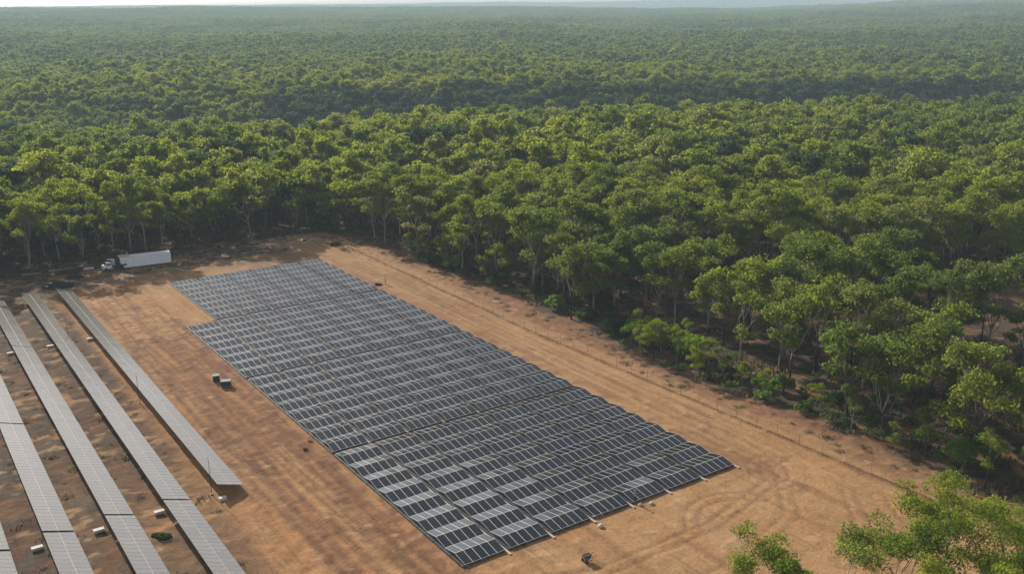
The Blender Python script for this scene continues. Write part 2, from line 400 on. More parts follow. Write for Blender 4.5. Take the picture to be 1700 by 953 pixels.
def leafmat(name, c1, c2, c3):
    m, t, p = newmat(name)
    oi = nd(t, "ShaderNodeObjectInfo"); tc = nd(t, "ShaderNodeTexCoord"); nz = nd(t, "ShaderNodeTexNoise")
    nz.inputs["Scale"].default_value = 0.55; nz.inputs["Detail"].default_value = 3
    t.links.new(tc.outputs["Object"], nz.inputs["Vector"])
    ge = nd(t, "ShaderNodeNewGeometry")
    ad = nd(t, "ShaderNodeMath", operation='MULTIPLY_ADD'); ad.inputs[1].default_value = 0.42
    t.links.new(oi.outputs["Random"], ad.inputs[0])
    s2 = nd(t, "ShaderNodeMath", operation='MULTIPLY_ADD'); s2.inputs[1].default_value = 0.45
    t.links.new(nz.outputs["Fac"], s2.inputs[0])
    s3 = nd(t, "ShaderNodeMath", operation='MULTIPLY'); s3.inputs[1].default_value = 0.16
    t.links.new(ge.outputs["Random Per Island"], s3.inputs[0]); t.links.new(s3.outputs[0], s2.inputs[2])
    t.links.new(s2.outputs[0], ad.inputs[2])
    cr = nd(t, "ShaderNodeValToRGB"); e = cr.color_ramp.elements
    e[0].position = 0.18; e[0].color = (*c1, 1); e[1].position = 0.95; e[1].color = (*c3, 1)
    x = e.new(0.55); x.color = (*c2, 1)
    t.links.new(ad.outputs[0], cr.inputs[0])
    # olive and grey-green individuals; broad dark patches paint in the shade of rolling relief
    w1 = nd(t, "ShaderNodeTexWhiteNoise", noise_dimensions='1D'); t.links.new(oi.outputs["Random"], w1.inputs["W"])
    g1 = nd(t, "ShaderNodeMapRange"); g1.inputs[1].default_value = 0.72; g1.inputs[2].default_value = 1.0; g1.inputs[4].default_value = 0.7
    t.links.new(w1.outputs["Value"], g1.inputs[0])
    x1 = nd(t, "ShaderNodeMix", data_type='RGBA'); x1.inputs[7].default_value = (c2[0] * 1.12, c2[1] * 0.92, c2[2] * 2.1, 1)
    t.links.new(g1.outputs[0], x1.inputs[0]); t.links.new(cr.outputs[0], x1.inputs[6])
    n2 = nd(t, "ShaderNodeTexNoise"); n2.inputs["Scale"].default_value = 0.0065; n2.inputs["Detail"].default_value = 3
    t.links.new(ge.outputs["Position"], n2.inputs["Vector"])
    g2 = nd(t, "ShaderNodeMapRange"); g2.inputs[1].default_value = 0.50; g2.inputs[2].default_value = 0.68; g2.inputs[4].default_value = 0.75
    t.links.new(n2.outputs["Fac"], g2.inputs[0])
    x2 = nd(t, "ShaderNodeMix", data_type='RGBA'); x2.inputs[7].default_value = (c1[0] * 0.8, c1[1] * 0.85, c1[2] * 1.4, 1)
    t.links.new(g2.outputs[0], x2.inputs[0]); t.links.new(x1.outputs[2], x2.inputs[6])
    cr = x2; COUT = x2.outputs[2]
    t.links.new(COUT, p.inputs["Base Color"])
    p.inputs["Roughness"].default_value = 0.7; p.inputs["Specular IOR Level"].default_value = 0.12
    tr = nd(t, "ShaderNodeBsdfTranslucent"); hs = nd(t, "ShaderNodeHueSaturation"); hs.inputs["Value"].default_value = 1.6; hs.inputs["Saturation"].default_value = 1.1; hs.inputs["Hue"].default_value = 0.485
    t.links.new(COUT, hs.inputs["Color"]); t.links.new(hs.outputs[0], tr.inputs["Color"])
    ms = nd(t, "ShaderNodeMixShader"); ms.inputs[0].default_value = 0.6
    out = t.nodes["Material Output"]
    t.links.new(p.outputs[0], ms.inputs[1]); t.links.new(tr.outputs[0], ms.inputs[2]); t.links.new(ms.outputs[0], out.inputs[0])
    return m
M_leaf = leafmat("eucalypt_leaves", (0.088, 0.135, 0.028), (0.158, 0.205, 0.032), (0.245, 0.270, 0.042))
M_leaf_f = leafmat("yellow_green_eucalypt_leaves", (0.100, 0.155, 0.028), (0.190, 0.245, 0.034), (0.290, 0.310, 0.048))  # brighter, yellower leaf colour of most foreground crowns
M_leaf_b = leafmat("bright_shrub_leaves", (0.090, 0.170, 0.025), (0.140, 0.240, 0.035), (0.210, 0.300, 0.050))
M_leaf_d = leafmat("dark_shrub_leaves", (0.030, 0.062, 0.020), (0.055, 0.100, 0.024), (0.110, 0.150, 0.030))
M_leaf_dark_shade = leafmat("dark_shade_leaves", (0.022, 0.046, 0.020), (0.040, 0.072, 0.024), (0.070, 0.105, 0.030))  # darker leaves with the valley slope's shade in their colour; also scattered dark trees
M_leaf_g = leafmat("dry_grass", (0.090, 0.070, 0.040), (0.120, 0.100, 0.052), (0.090, 0.110, 0.045))

def barkmat():
    m, t, p = newmat("bark")
    tc = nd(t, "ShaderNodeTexCoord"); sx = nd(t, "ShaderNodeSeparateXYZ"); t.links.new(tc.outputs["Object"], sx.inputs[0])
    oi = nd(t, "ShaderNodeObjectInfo")
    nz = nd(t, "ShaderNodeTexNoise"); nz.inputs["Scale"].default_value = 1.6; nz.inputs["Detail"].default_value = 4
    t.links.new(tc.outputs["Object"], nz.inputs["Vector"])
    m1 = nd(t, "ShaderNodeMath", operation='MULTIPLY_ADD'); m1.inputs[1].default_value = 3.0; t.links.new(nz.outputs["Fac"], m1.inputs[0]); t.links.new(sx.outputs[2], m1.inputs[2])
    m2 = nd(t, "ShaderNodeMath", operation='MULTIPLY_ADD'); m2.inputs[1].default_value = -11.0; t.links.new(oi.outputs["Random"], m2.inputs[0]); t.links.new(m1.outputs[0], m2.inputs[2])
    mr = nd(t, "ShaderNodeMapRange"); mr.inputs[1].default_value = -2.0; mr.inputs[2].default_value = 1.5
    t.links.new(m2.outputs[0], mr.inputs[0])
    mx = nd(t, "ShaderNodeMix", data_type='RGBA'); mx.inputs[6].default_value = (0.022, 0.018, 0.016, 1); mx.inputs[7].default_value = (0.24, 0.21, 0.18, 1)
    t.links.new(mr.outputs[0], mx.inputs[0]); t.links.new(mx.outputs[2], p.inputs["Base Color"])
    p.inputs["Roughness"].default_value = 0.9
    return m
M_bark = barkmat()

# ------------------------------------------------------------------ trees
def leaf_cloud(rng, centres, radii, per, size, flat=0.72):
    """small leaf faces spread through ellipsoidal clumps; returns V, F"""
    n = per
    Vs = []; 
    C = np.repeat(centres, n, 0); RR = np.repeat(radii, n, 0)
    N = len(C)
    d = rng.normal(size=(N, 3)); d /= np.linalg.norm(d, axis=1)[:, None]
    d[:, 2] = np.where(d[:, 2] < -0.25, -d[:, 2] * 0.6, d[:, 2])
    rad = rng.uniform(0.55, 1.08, N) ** 0.7
    P = C + d * RR * rad[:, None]
    nrm = d / RR; nrm /= np.linalg.norm(nrm, axis=1)[:, None]
    nrm = nrm + rng.normal(size=(N, 3)) * 0.65; nrm /= np.linalg.norm(nrm, axis=1)[:, None]
    t = np.cross(nrm, rng.normal(size=(N, 3))); t /= np.linalg.norm(t, axis=1)[:, None]
    b = np.cross(nrm, t)
    s = size * rng.uniform(0.65, 1.35, N)[:, None]; s2 = s * rng.uniform(0.45, 0.8, N)[:, None]
    q = np.stack([P - t * s, P + b * s2, P + t * s * 0.9, P - b * s2 * 0.9], 1)
    V = q.reshape(-1, 3); F = np.arange(4 * N).reshape(-1, 4)
    return V, F
def make_tree(seed, H, rc, base=0.42, per=70, leaf=0.24, limbs=4, sparse=0.0, lod=0, rtr=0.26):
    """returns (trunk mesh or None, crown V,F). eucalypt: bare trunk, forking limbs, crown of separate clumps"""
    rng = np.random.default_rng(seed); rnd = random.Random(seed)
    mb = MB(); tips = []
    lean = Vector((rnd.uniform(-.10, .10), rnd.uniform(-.10, .10), 1)).normalized()
    p = Vector((0, 0, -0.4)); pts = [p.copy()]; h0 = H * base * rnd.uniform(0.85, 1.1)
    k = 4
    for i in range(k):
        p = p + lean * (h0 / k) + Vector((rnd.uniform(-.2, .2), rnd.uniform(-.2, .2), 0)); pts.append(p.copy())
    mb.tube(pts, [rtr * (1.25 if i == 0 else 1 - 0.09 * i) for i in range(k + 1)], 7 if lod == 0 else 4, cap=False)
    def branch(p, d, L, r, depth):
        q = p + d * L * 0.5 + Vector((rnd.uniform(-.12, .12), rnd.uniform(-.12, .12), 0.06)) * L
        e = q + (d + Vector((0, 0, 0.25))).normalized() * L * 0.5
        mb.tube([p, q, e], [r, r * 0.8, r * 0.6], 5 if lod == 0 else 3, cap=False)
        if depth == 0:
            tips.append(e); 
            if rnd.random() > sparse: tips.append(q + Vector((rnd.uniform(-1, 1), rnd.uniform(-1, 1), rnd.uniform(0.2, 1))) * 0.8)
            return
        for j in range(rnd.choice((2, 3, 3)) if depth > 1 else rnd.choice((2, 3))):
            t = rnd.uniform(0, 2 * math.pi); s = rnd.uniform(0.45, 0.95)
            nd_ = (d + Vector((math.cos(t) * s, math.sin(t) * s, rnd.uniform(-0.1, 0.35)))).normalized()
            branch(e, nd_, L * rnd.uniform(0.55, 0.85), r * 0.6, depth - 1)
    a0 = rnd.uniform(0, 6.28)
    for j in range(limbs):
        t = a0 + j * 2 * math.pi / limbs + rnd.uniform(-.4, .4)
        s = rnd.uniform(0.2, 1.0)
        d = Vector((math.cos(t) * s, math.sin(t) * s, 1)).normalized()
        branch(pts[-1], d, (H - h0) * rnd.uniform(0.22, 0.50), rtr * 0.55, 2)
    for j in range(2 if sparse < .2 else 1):
        t = rnd.uniform(0, 6.28); branch(pts[3] + Vector((0, 0, rnd.uniform(0, h0 * .2))), Vector((math.cos(t), math.sin(t), .7)).normalized(), (H - h0) * .26, rtr * .3, 1)
    T = np.array([tuple(x) for x in tips])
    c0 = np.array([T[:, 0].mean(), T[:, 1].mean()])
    # fit to wanted height and radius
    zmax = T[:, 2].max(); T[:, 2] = h0 + (T[:, 2] - h0) * (H - 1.0 - h0) / max(zmax - h0, 1e-3)
    rr = np.hypot(T[:, 0] - c0[0], T[:, 1] - c0[1]); sc = rc / max(np.percentile(rr, 92), 1e-3)
    V = np.array(mb.v); up = V[:, 2] > h0
    zs = (H - 1.0 - h0) / max(zmax - h0, 1e-3)
    V[up, 2] = h0 + (V[up, 2] - h0) * zs
    f = np.clip((V[:, 2] - h0) / 2.0, 0, 1) * (sc - 1) + 1
    px, py = pts[-1].x, pts[-1].y
    V[up, 0] = px + (V[up, 0] - px) * f[up]; V[up, 1] = py + (V[up, 1] - py) * f[up]
    ft = np.clip((T[:, 2] - h0) / 2.0, 0, 1) * (sc - 1) + 1
    T[:, 0] = px + (T[:, 0] - px) * ft; T[:, 1] = py + (T[:, 1] - py) * ft
    mb.v = [tuple(x) for x in V]
    n = len(T)
    R0 = rng.uniform(1.0, 2.0, n) * (rc / 4.6) ** 0.7
    RR = np.stack([R0 * rng.uniform(.9, 1.2, n), R0 * rng.uniform(.9, 1.2, n), R0 * rng.uniform(.62, .95, n)], 1)
    CV, CF = leaf_cloud(rng, T, RR, per, leaf)
    return mb, CV, CF, px, py

def tree_meshes(seed, **kw):
    mb, V, F, _, _ = make_tree(seed, **kw)
    tm = mb.mesh("trunk", M_bark, True)
    cm = mesh_np("crown", V, F, [M_leaf])
    return tm, cm
def joined(name, seed, leafm, **kw):
    mb, V, F, _, _ = make_tree(seed, **kw)
    k = len(mb.v)
    me = bpy.data.meshes.new(name)
    me.from_pydata(mb.v + [tuple(x) for x in V], [], mb.f + [tuple(int(i) + k for i in q) for q in F])
    me.materials.append(M_bark); me.materials.append(leafm)
    me.polygons.foreach_set("material_index", [0] * len(mb.f) + [1] * len(F)); me.update()
    return me

print("variants")
VAR = []
for i in range(12):
    rnd = random.Random(100 + i)
    VAR.append((tree_meshes(200 + i, H=rnd.uniform(15.5, 20), rc=rnd.uniform(3.3, 4.9), base=rnd.uniform(.26, .40), per=70, leaf=0.245, limbs=rnd.choice((3, 4, 4, 5)), rtr=rnd.uniform(.2, .3))))
MID = [joined("woodland_tree", 400 + i, M_leaf, H=15.5 + 1.3 * (i % 4), rc=3.0 + 0.24 * i, base=.28 + .03 * (i % 4), per=30, leaf=0.42, limbs=4, lod=1) for i in range(10)]
M_leaf_far = leafmat("haze_tinted_distant_leaves", (0.060, 0.100, 0.030), (0.105, 0.152, 0.038), (0.165, 0.200, 0.046))  # eucalypt leaves darkened and cooled; distance haze and shade put into the colour
FARV = [joined("woodland_tree", 450 + i, M_leaf_far, H=15 + 1.1 * (i % 4), rc=3.4 + .22 * i, base=.4, per=8, leaf=0.85, limbs=3, lod=1) for i in range(8)]
DARK_SHADE = [joined("dark_shade_tree", 470 + i, M_leaf_dark_shade, H=17, rc=5.2, base=.25, per=22, leaf=0.55, limbs=5, lod=1) for i in range(4)]
def patch(seed):
    rng = np.random.default_rng(seed); Vs = []; 
    for i in range(60):
        x, y = rng.uniform(-32, 32, 2); H = rng.uniform(13, 19.5); n = 7
        T = np.stack([x + rng.normal(0, 2.2, n), y + rng.normal(0, 2.2, n), H - rng.uniform(0.5, 5.5, n)], 1)
        V, F = leaf_cloud(rng, T, np.full((n, 3), 1.8) * [1, 1, .7], 7, 1.25); Vs.append(V)
    V = np.concatenate(Vs); return mesh_np("grove", V, np.arange(len(V)).reshape(-1, 4), [M_leaf_far])
PATCH = [patch(500 + i) for i in range(6)]

# ------------------------------------------------------------------ individual trees
TREES = []                           # (x, y, scale, variant, rot, label, group)
rnd = random.Random(7)
def tree(x, y, s=1.0, var=None, rot=None, label=None, tint=None):
    TREES.append((x, y, s, rnd.randrange(12) if var is None else var, rnd.uniform(0, 6.28) if rot is None else rot, label))
tree(30.1, 192.2, 0.98, 2, 1.0, "tall eucalypt with forked pale limbs above a black lower trunk behind the bright bushes")
tree(5.3, 204.9, 1.08, 5, 0.4, "rounded yellow-green eucalypt with two grey stems standing at the clearing edge")
tree(24.1, 206.4, 1.0, 7, 2.0, "eucalypt with a straight charred trunk left of the forked pale-limbed tree")
tree(-24.5, 244.0, 1.05, 1, 2.2, "tall thin-trunked eucalypt at the far bend of the clearing edge")
tree(16.0, 222.0, 1.1, 3, 2.6, "broad flat-topped eucalypt rising behind the charred trunk")
tree(46.5, 152.0, 0.95, 4, 0.9, "leaning eucalypt with slender grey stems near the middle of the right forest edge")
tree(58.5, 150.5, 1.0, 6, 1.9, "dense dark-crowned eucalypt standing over open red ground at right")
tree(72.5, 131.5, 0.72, 8, 3.0, "yellow-green rounded tree with drooping crown at the right border of the photo")
tree(63.2, 136.0, 0.85, 9, 3.0, "slim eucalypt with a pale bent stem in the shade right of the clearing")
# foreground, tops only in view
FG = [(41.6, 84.2, 19.4, 3.4, 1, "tall dark-leaved foreground tree reaching highest at the lower right"),
      (37.4, 79.6, 17.6, 4.2, 2, "large bright yellow-green foreground tree left below the tallest one"),
      (45.2, 78.6, 17.6, 4.4, 3, "foreground tree at the right corner with yellowish crown"),
      (29.2, 75.4, 17.6, 3.0, 4, "rounded foreground tree between the sparse one and the large ones"),
      (21.6, 77.6, 17.6, 1.8, 5, "sparse foreground tree with separate leaf tufts against the dirt"),
      (24.0, 73.2, 16.6, 2.6, 6, "low dark green foreground tree cut off by the bottom edge"),
      (37.2, 72.8, 16.4, 3.8, 7, "foreground tree at the bottom edge below the large bright one"),
      (42.5, 73.0, 16.4, 3.6, 8, "foreground tree filling the bottom right corner"),
      (47.5, 83.0, 15.6, 3.4, 9, "small foreground tree behind the yellowish one at the right border")]
for x, y, H, rc, k, lab in FG:
    if k == 5: rc = 2.6
    mb, V, F, _, _ = make_tree(900 + k, H=H, rc=rc, base=.36, per=260 if k != 5 else 110, leaf=0.115, limbs=4 if rc > 2.2 else 3, rtr=.2, sparse=.45)
    cx_, cy_ = V[:, 0].mean(), V[:, 1].mean()
    V[:, 2] += (H - V[:, 2].max()) * np.clip(V[:, 2] / H, 0, 1)
    x -= cx_; y -= cy_
    t = thing("eucalyptus_tree", lab, "tree", (x, y, 0), 0, "trees in the foreground")
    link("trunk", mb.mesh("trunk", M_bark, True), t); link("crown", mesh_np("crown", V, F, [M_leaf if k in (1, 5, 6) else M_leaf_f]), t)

def in_view(x, y, m=1.08):
    D = y * math.cos(PITCH) + CAM_H * math.sin(PITCH)
    return y > 20 and abs(x) < m * D * 850 / FPX + 6
rng = np.random.default_rng(3)
cand = []
def jitter(x0, x1, y0, y1, s, j=0.42):
    xs = np.arange(x0, x1, s); ys = np.arange(y0, y1, s)
    X, Y = np.meshgrid(xs, ys); X = X + (np.arange(len(ys)) % 2)[:, None] * s / 2
    X = X + rng.uniform(-j, j, X.shape) * s; Y = Y + rng.uniform(-j, j, Y.shape) * s
    return X.ravel(), Y.ravel()
X, Y = jitter(-420, 420, 40, 700, 6.6)
sd = clear_sd(X, Y)
dens = fbm(X / 28, Y / 28, 77, 3)
keep = (sd < -1.8) & ~((dens < 0.43) & (X > 10) & (Y < 215)) & ~((rng.random(len(X)) < 0.34) & (X > 20) & (Y < 195)) & ~((X < 72) & (Y < 100) & (X > -40))
tax, tay = X - 27, Y - 172
keep &= ~((np.abs(tax * 0.8 + tay * 0.6) < 9) & (tax * -0.6 + tay * 0.8 > -8) & (tax * -0.6 + tay * 0.8 < 22) & (sd > -9))
X, Y = X[keep], Y[keep]
hand = np.array([(t[0], t[1]) for t in TREES])
dm = np.min(np.hypot(X[:, None] - hand[None, :, 0], Y[:, None] - hand[None, :, 1]), 1)
X, Y = X[dm > 4.2], Y[dm > 4.2]
inv = np.array([in_view(x, y, 1.0) for x, y in zip(X, Y)])
D = np.hypot(X, Y)
order = np.argsort(np.where(inv, D, 1e6 + D))
ind = order[:282]
indset = set(ind.tolist())
sdk = clear_sd(X, Y)
EL = {}
front = [i for i in ind if sdk[i] > -8.5]
lf = sorted([i for i in front if X[i] < -60 and Y[i] > 200], key=lambda i: -X[i])
rf = sorted([i for i in front if X[i] >= -60], key=lambda i: Y[i])
NW = "first second third fourth fifth sixth seventh eighth ninth tenth eleventh twelfth thirteenth fourteenth fifteenth sixteenth seventeenth eighteenth nineteenth twentieth".split()
for k, i in enumerate(lf[:14]): EL[i] = f"front-row eucalypt on the far edge, {NW[k]} leftwards from the far corner of the clearing"
for k, i in enumerate(rf[:20]): EL[i] = f"front-row eucalypt along the fence side, {NW[k]} from the near right end"
for k, i in enumerate(rf[::-1][:20]):
    if i not in EL: EL[i] = f"front-row eucalypt along the fence side, {NW[k]} from the far corner"
for i in ind:
    tree(float(X[i]), float(Y[i]), rnd.choice((rnd.uniform(0.62, 0.9), rnd.uniform(0.85, 1.1), rnd.uniform(0.95, 1.15))), label=EL.get(i))
print("edge labels", len(EL))
for n, (x, y, s, var, rot, lab) in enumerate(TREES):
    z = float(terrain(x, y))
    grp = None
    if lab is None:
        if x < -62: grp, lab = "eucalypts of the left-hand woodland", "green eucalypt in the left-hand woodland behind the tables and the container"
        elif y > 232: grp, lab = "eucalypts beyond the far corner", "green eucalypt in the woodland beyond the far corner of the clearing"
        elif y > 172: grp, lab = "eucalypts of the middle right woodland", "green eucalypt in the dense woodland behind the roadside thicket"
        else: grp, lab = "eucalypts of the open near right woodland", "green eucalypt in the open woodland at the right side of the photo"
    t = thing("eucalyptus_tree", lab, "tree", (x, y, z), rot, grp)
    t.scale = (s * rnd.uniform(.92, 1.08), s * rnd.uniform(.92, 1.08), s)
    tm, cm = VAR[var]
    link("trunk", tm, t); link("crown", cm, t)

SP = []
rs = random.Random(41)
while len(SP) < 24:
    b_ = rs.choice((rs.uniform(10, 50), rs.uniform(100, 172))); a_ = rs.uniform(59, 68)
    q_ = W(a_, b_); sdv = float(clear_sd(np.array([q_.x]), np.array([q_.y]))[0])
    if -7 < sdv < -0.5 and all((q_.x - u) ** 2 + (q_.y - v_) ** 2 > 9 for u, v_ in SP): SP.append((q_.x, q_.y))
SP.sort(key=lambda p_: p_[1])
for k, (x, y) in enumerate(SP):
    t = thing("sapling", f"slender young eucalypt at the verge, {NW[k] if k < 12 else NW[len(SP) - 1 - k]} sapling from the {'near' if k < 12 else 'far'} end", "sapling", (x, y, float(terrain(x, y))), rs.uniform(0, 6.28), "young eucalypts along the fence-side verge")
    s_ = rs.uniform(.24, .42); t.scale = (s_, s_, s_ * rs.uniform(.9, 1.25)); tm, cm = VAR[rs.randrange(12)]
    link("trunk", tm, t); link("crown", cm, t)

# ------------------------------------------------------------------ the rest of the woodland, one object of instances
def scatter(name, pts, lods, kind="stuff", label=None, cat=None):
    """pts: list of arrays (N, 3 pos), rot, scl, lod index; lods: list of lists of meshes"""
    P, rot, scl, lod = pts
    me = bpy.data.meshes.new(name); me.vertices.add(len(P)); me.vertices.foreach_set("co", np.asarray(P, np.float32).ravel())
    a = me.attributes.new("rz", 'FLOAT_VECTOR', 'POINT'); rv = np.zeros((len(P), 3), np.float32); rv[:, 2] = rot; a.data.foreach_set("vector", rv.ravel())
    a = me.attributes.new("sc", 'FLOAT_VECTOR', 'POINT'); rg_ = np.random.default_rng(len(P)); sv_ = np.asarray(scl)[:, None] * np.stack([rg_.uniform(.85, 1.15, len(P)), rg_.uniform(.85, 1.15, len(P)), rg_.uniform(.9, 1.1, len(P))], 1); a.data.foreach_set("vector", sv_.astype(np.float32).ravel())
    a = me.attributes.new("lod", 'INT', 'POINT'); a.data.foreach_set("value", np.asarray(lod, np.int32))
    o = bpy.data.objects.new(name, me); COL.objects.link(o)
    g = bpy.data.node_groups.new(name + "_nodes", 'GeometryNodeTree')
    g.interface.new_socket("Geometry", in_out='INPUT', socket_type='NodeSocketGeometry')
    g.interface.new_socket("Geometry", in_out='OUTPUT', socket_type='NodeSocketGeometry')
    gi = g.nodes.new("NodeGroupInput"); go = g.nodes.new("NodeGroupOutput")
    jo = g.nodes.new("GeometryNodeJoinGeometry")
    def attr(n, ty):
        x = g.nodes.new("GeometryNodeInputNamedAttribute"); x.data_type = ty; x.inputs[0].default_value = n; return x
    ar, as_, al = attr("rz", 'FLOAT_VECTOR'), attr("sc", 'FLOAT_VECTOR'), attr("lod", 'INT')
    for k, ms in enumerate(lods):
        j2 = g.nodes.new("GeometryNodeJoinGeometry")
        for m in ms:
            so = bpy.data.objects.new(m.name, m)
            oi = g.nodes.new("GeometryNodeObjectInfo"); oi.inputs["Object"].default_value = so; oi.inputs["As Instance"].default_value = True
            g.links.new(oi.outputs["Geometry"], j2.inputs[0])
        ip = g.nodes.new("GeometryNodeInstanceOnPoints")
        g.links.new(gi.outputs[0], ip.inputs["Points"]); g.links.new(j2.outputs[0], ip.inputs["Instance"])
        ip.inputs["Pick Instance"].default_value = True
        cmp_ = g.nodes.new("FunctionNodeCompare"); cmp_.data_type = 'INT'; cmp_.operation = 'EQUAL'
        g.links.new(al.outputs[0], cmp_.inputs[2]); cmp_.inputs[3].default_value = k
        g.links.new(cmp_.outputs[0], ip.inputs["Selection"])
        g.links.new(ar.outputs[0], ip.inputs["Rotation"]); g.links.new(as_.outputs[0], ip.inputs["Scale"])
        g.links.new(ip.outputs[0], jo.inputs[0])
    g.links.new(jo.outputs[0], go.inputs[0])
    md = o.modifiers.new("scatter", 'NODES'); md.node_group = g
    o["kind"] = kind
    if label: o["label"] = label; o["category"] = cat
    return o
rest = np.array([i for i in range(len(X)) if i not in indset])
P = [np.stack([X[rest], Y[rest]], 1)]; L = [np.where(D[rest] < 260, 0, 1)]
def wedge(y0, y1, s, half):
    x, y = jitter(-half, half, y0, y1, s)
    return x, y
x2, y2 = jitter(-1500, 1500, 0, 2000, 7.6)
d2 = np.hypot(x2, y2); az = np.abs(np.arctan2(x2, y2))
m = (az < 0.66) & (d2 < 1700) & ~((np.abs(x2) < 416) & (y2 < 698)) & (y2 > 40)
x2, y2, d2 = x2[m], y2[m], d2[m]
P.append(np.stack([x2, y2], 1)); L.append(np.where(d2 < 720 + 420 * rng.random(len(d2)), 1, 2))
x3, y3 = jitter(-7500, 7500, 900, 9800, 55, 0.35)
d3 = np.hypot(x3, y3); az = np.abs(np.arctan2(x3, y3))
m = (az < 0.66) & (d3 > 1700) & (d3 < 9800)
x3, y3 = x3[m], y3[m]
P.append(np.stack([x3, y3], 1)); L.append(np.full(len(x3), 3))
P = np.concatenate(P); L = np.concatenate(L)
Zt = terrain(P[:, 0], P[:, 1])
N = len(P)
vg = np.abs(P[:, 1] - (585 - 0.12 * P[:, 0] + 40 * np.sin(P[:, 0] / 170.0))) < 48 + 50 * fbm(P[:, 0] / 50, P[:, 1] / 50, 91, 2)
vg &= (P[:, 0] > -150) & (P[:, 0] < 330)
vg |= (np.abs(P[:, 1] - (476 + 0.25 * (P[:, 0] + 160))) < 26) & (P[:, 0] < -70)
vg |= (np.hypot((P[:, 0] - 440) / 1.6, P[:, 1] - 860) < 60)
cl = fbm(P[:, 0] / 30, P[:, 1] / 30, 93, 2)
dk = (vg & (rng.random(N) < .9)) | ((cl > 0.70) & (rng.random(N) < .4)) | (rng.random(N) < .03)  # most trees in the valley bands get leaves with shade painted in
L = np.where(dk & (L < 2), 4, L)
hvar = 0.86 + 0.28 * fbm(P[:, 0] / 60, P[:, 1] / 60, 55, 2)
scl = hvar * rng.uniform(0.72, 1.17, N); scl[L == 3] = rng.uniform(.95, 1.1, (L == 3).sum())
nearvar = [joined("woodland_tree", 430 + i, M_leaf, H=18, rc=4.0, base=.34, per=54, leaf=0.31, limbs=4, lod=0) for i in range(4)]
print("instances", N, [(L == k).sum() for k in range(4)])
scatter("woodland", (np.stack([P[:, 0], P[:, 1], Zt], 1), rng.uniform(0, 6.28, N), scl, L), [nearvar, MID, FARV, PATCH, DARK_SHADE],
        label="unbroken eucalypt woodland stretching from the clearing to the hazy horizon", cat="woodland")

# understorey: saplings, dark shrubs and dry grass nobody could count
def shrubmesh(name, seed, r, h, mat, per, n=7, leaf=.16):
    rg = np.random.default_rng(seed)
    q = r * (.5 if n < 12 else .3)
    tt = rg.uniform(0, 6.28, n); rr = np.sqrt(rg.random(n)) * r * .85
    T = np.stack([rr * np.cos(tt), rr * np.sin(tt), (h - q * .7) * (1 - .55 * (rr / r) ** 2) * rg.uniform(.55, 1.0, n)], 1)
    V, F = leaf_cloud(rg, T, (q * rg.uniform(.75, 1.25, (n, 1))) * np.array([[1, 1, .8]]), per, leaf)
    V[:, 2] = np.maximum(V[:, 2], 0.02)
    return V, F
SH = []
for i in range(4):
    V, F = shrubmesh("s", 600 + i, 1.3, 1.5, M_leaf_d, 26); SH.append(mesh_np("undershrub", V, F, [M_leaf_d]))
GR = []
for i in range(4):
    rg = np.random.default_rng(640 + i); n = 60
    x, y = rg.normal(0, .9, n), rg.normal(0, .9, n); t = rg.uniform(0, 6.28, n); h = rg.uniform(.25, .7, n); ww = .13
    V = np.stack([np.stack([x - np.cos(t) * ww, y - np.sin(t) * ww, 0 * x], 1), np.stack([x + np.cos(t) * ww, y + np.sin(t) * ww, 0 * x], 1),
                  np.stack([x + np.cos(t) * ww + rg.normal(0, .15, n), y + np.sin(t) * ww, h], 1), np.stack([x - np.cos(t) * .02, y + rg.normal(0, .15, n), h], 1)], 1).reshape(-1, 3)
    GR.append(mesh_np("grass_tuft", V, np.arange(len(V)).reshape(-1, 4), [M_leaf_g]))
xu, yu = jitter(-175, 150, 70, 420, 2.7, .5)
su = clear_sd(xu, yu)
m = (su < -1.0) & (su > -60) & (rng.random(len(xu)) < 0.62) & ~((xu < 70) & (yu < 98) & (su > -8))
xu, yu, su = xu[m], yu[m], su[m]
edge_ = (su > -11) & (xu > -60)
lod = np.where(rng.random(len(xu)) < np.where(edge_, 0.8, 0.42), 0, 1)
# dry grass on the far grassy end and between the tables
xg, yg = jitter(-128, 60, 80, 275, 1.9, .5)
ag, bg_ = AB(xg, yg); sg = clear_sd(xg, yg)
prob = 0.55 * (bg_ < -14) * (ag < 42) + 0.35 * (sg < 4) + 0.22 * (ag < -19) * (fbm(xg / 6, yg / 6, 21, 3) > .5)
fa = np.interp(bg_, [-17, 85, 165], [56.58, 55.0, 57.4]); prob = prob + 0.10 * (ag > fa + 2.5)
m = (sg > 0) & (rng.random(len(xg)) < prob)
xs_ = np.concatenate([xu, xg[m]]); ys_ = np.concatenate([yu, yg[m]]); lod = np.concatenate([lod, np.full(m.sum(), 1)])
scl = rng.uniform(.5, 1.2, len(xs_)); scl[:len(xu)] *= np.where(edge_, 1.25, 1.0); scl[len(xu):] *= 0.42
scatter("undergrowth", (np.stack([xs_, ys_, terrain(xs_, ys_)], 1), rng.uniform(0, 6.28, len(xs_)), scl, lod), [SH, GR],
        label="low dark shrubs and dry grass tufts beneath the trees and along the verge", cat="undergrowth")

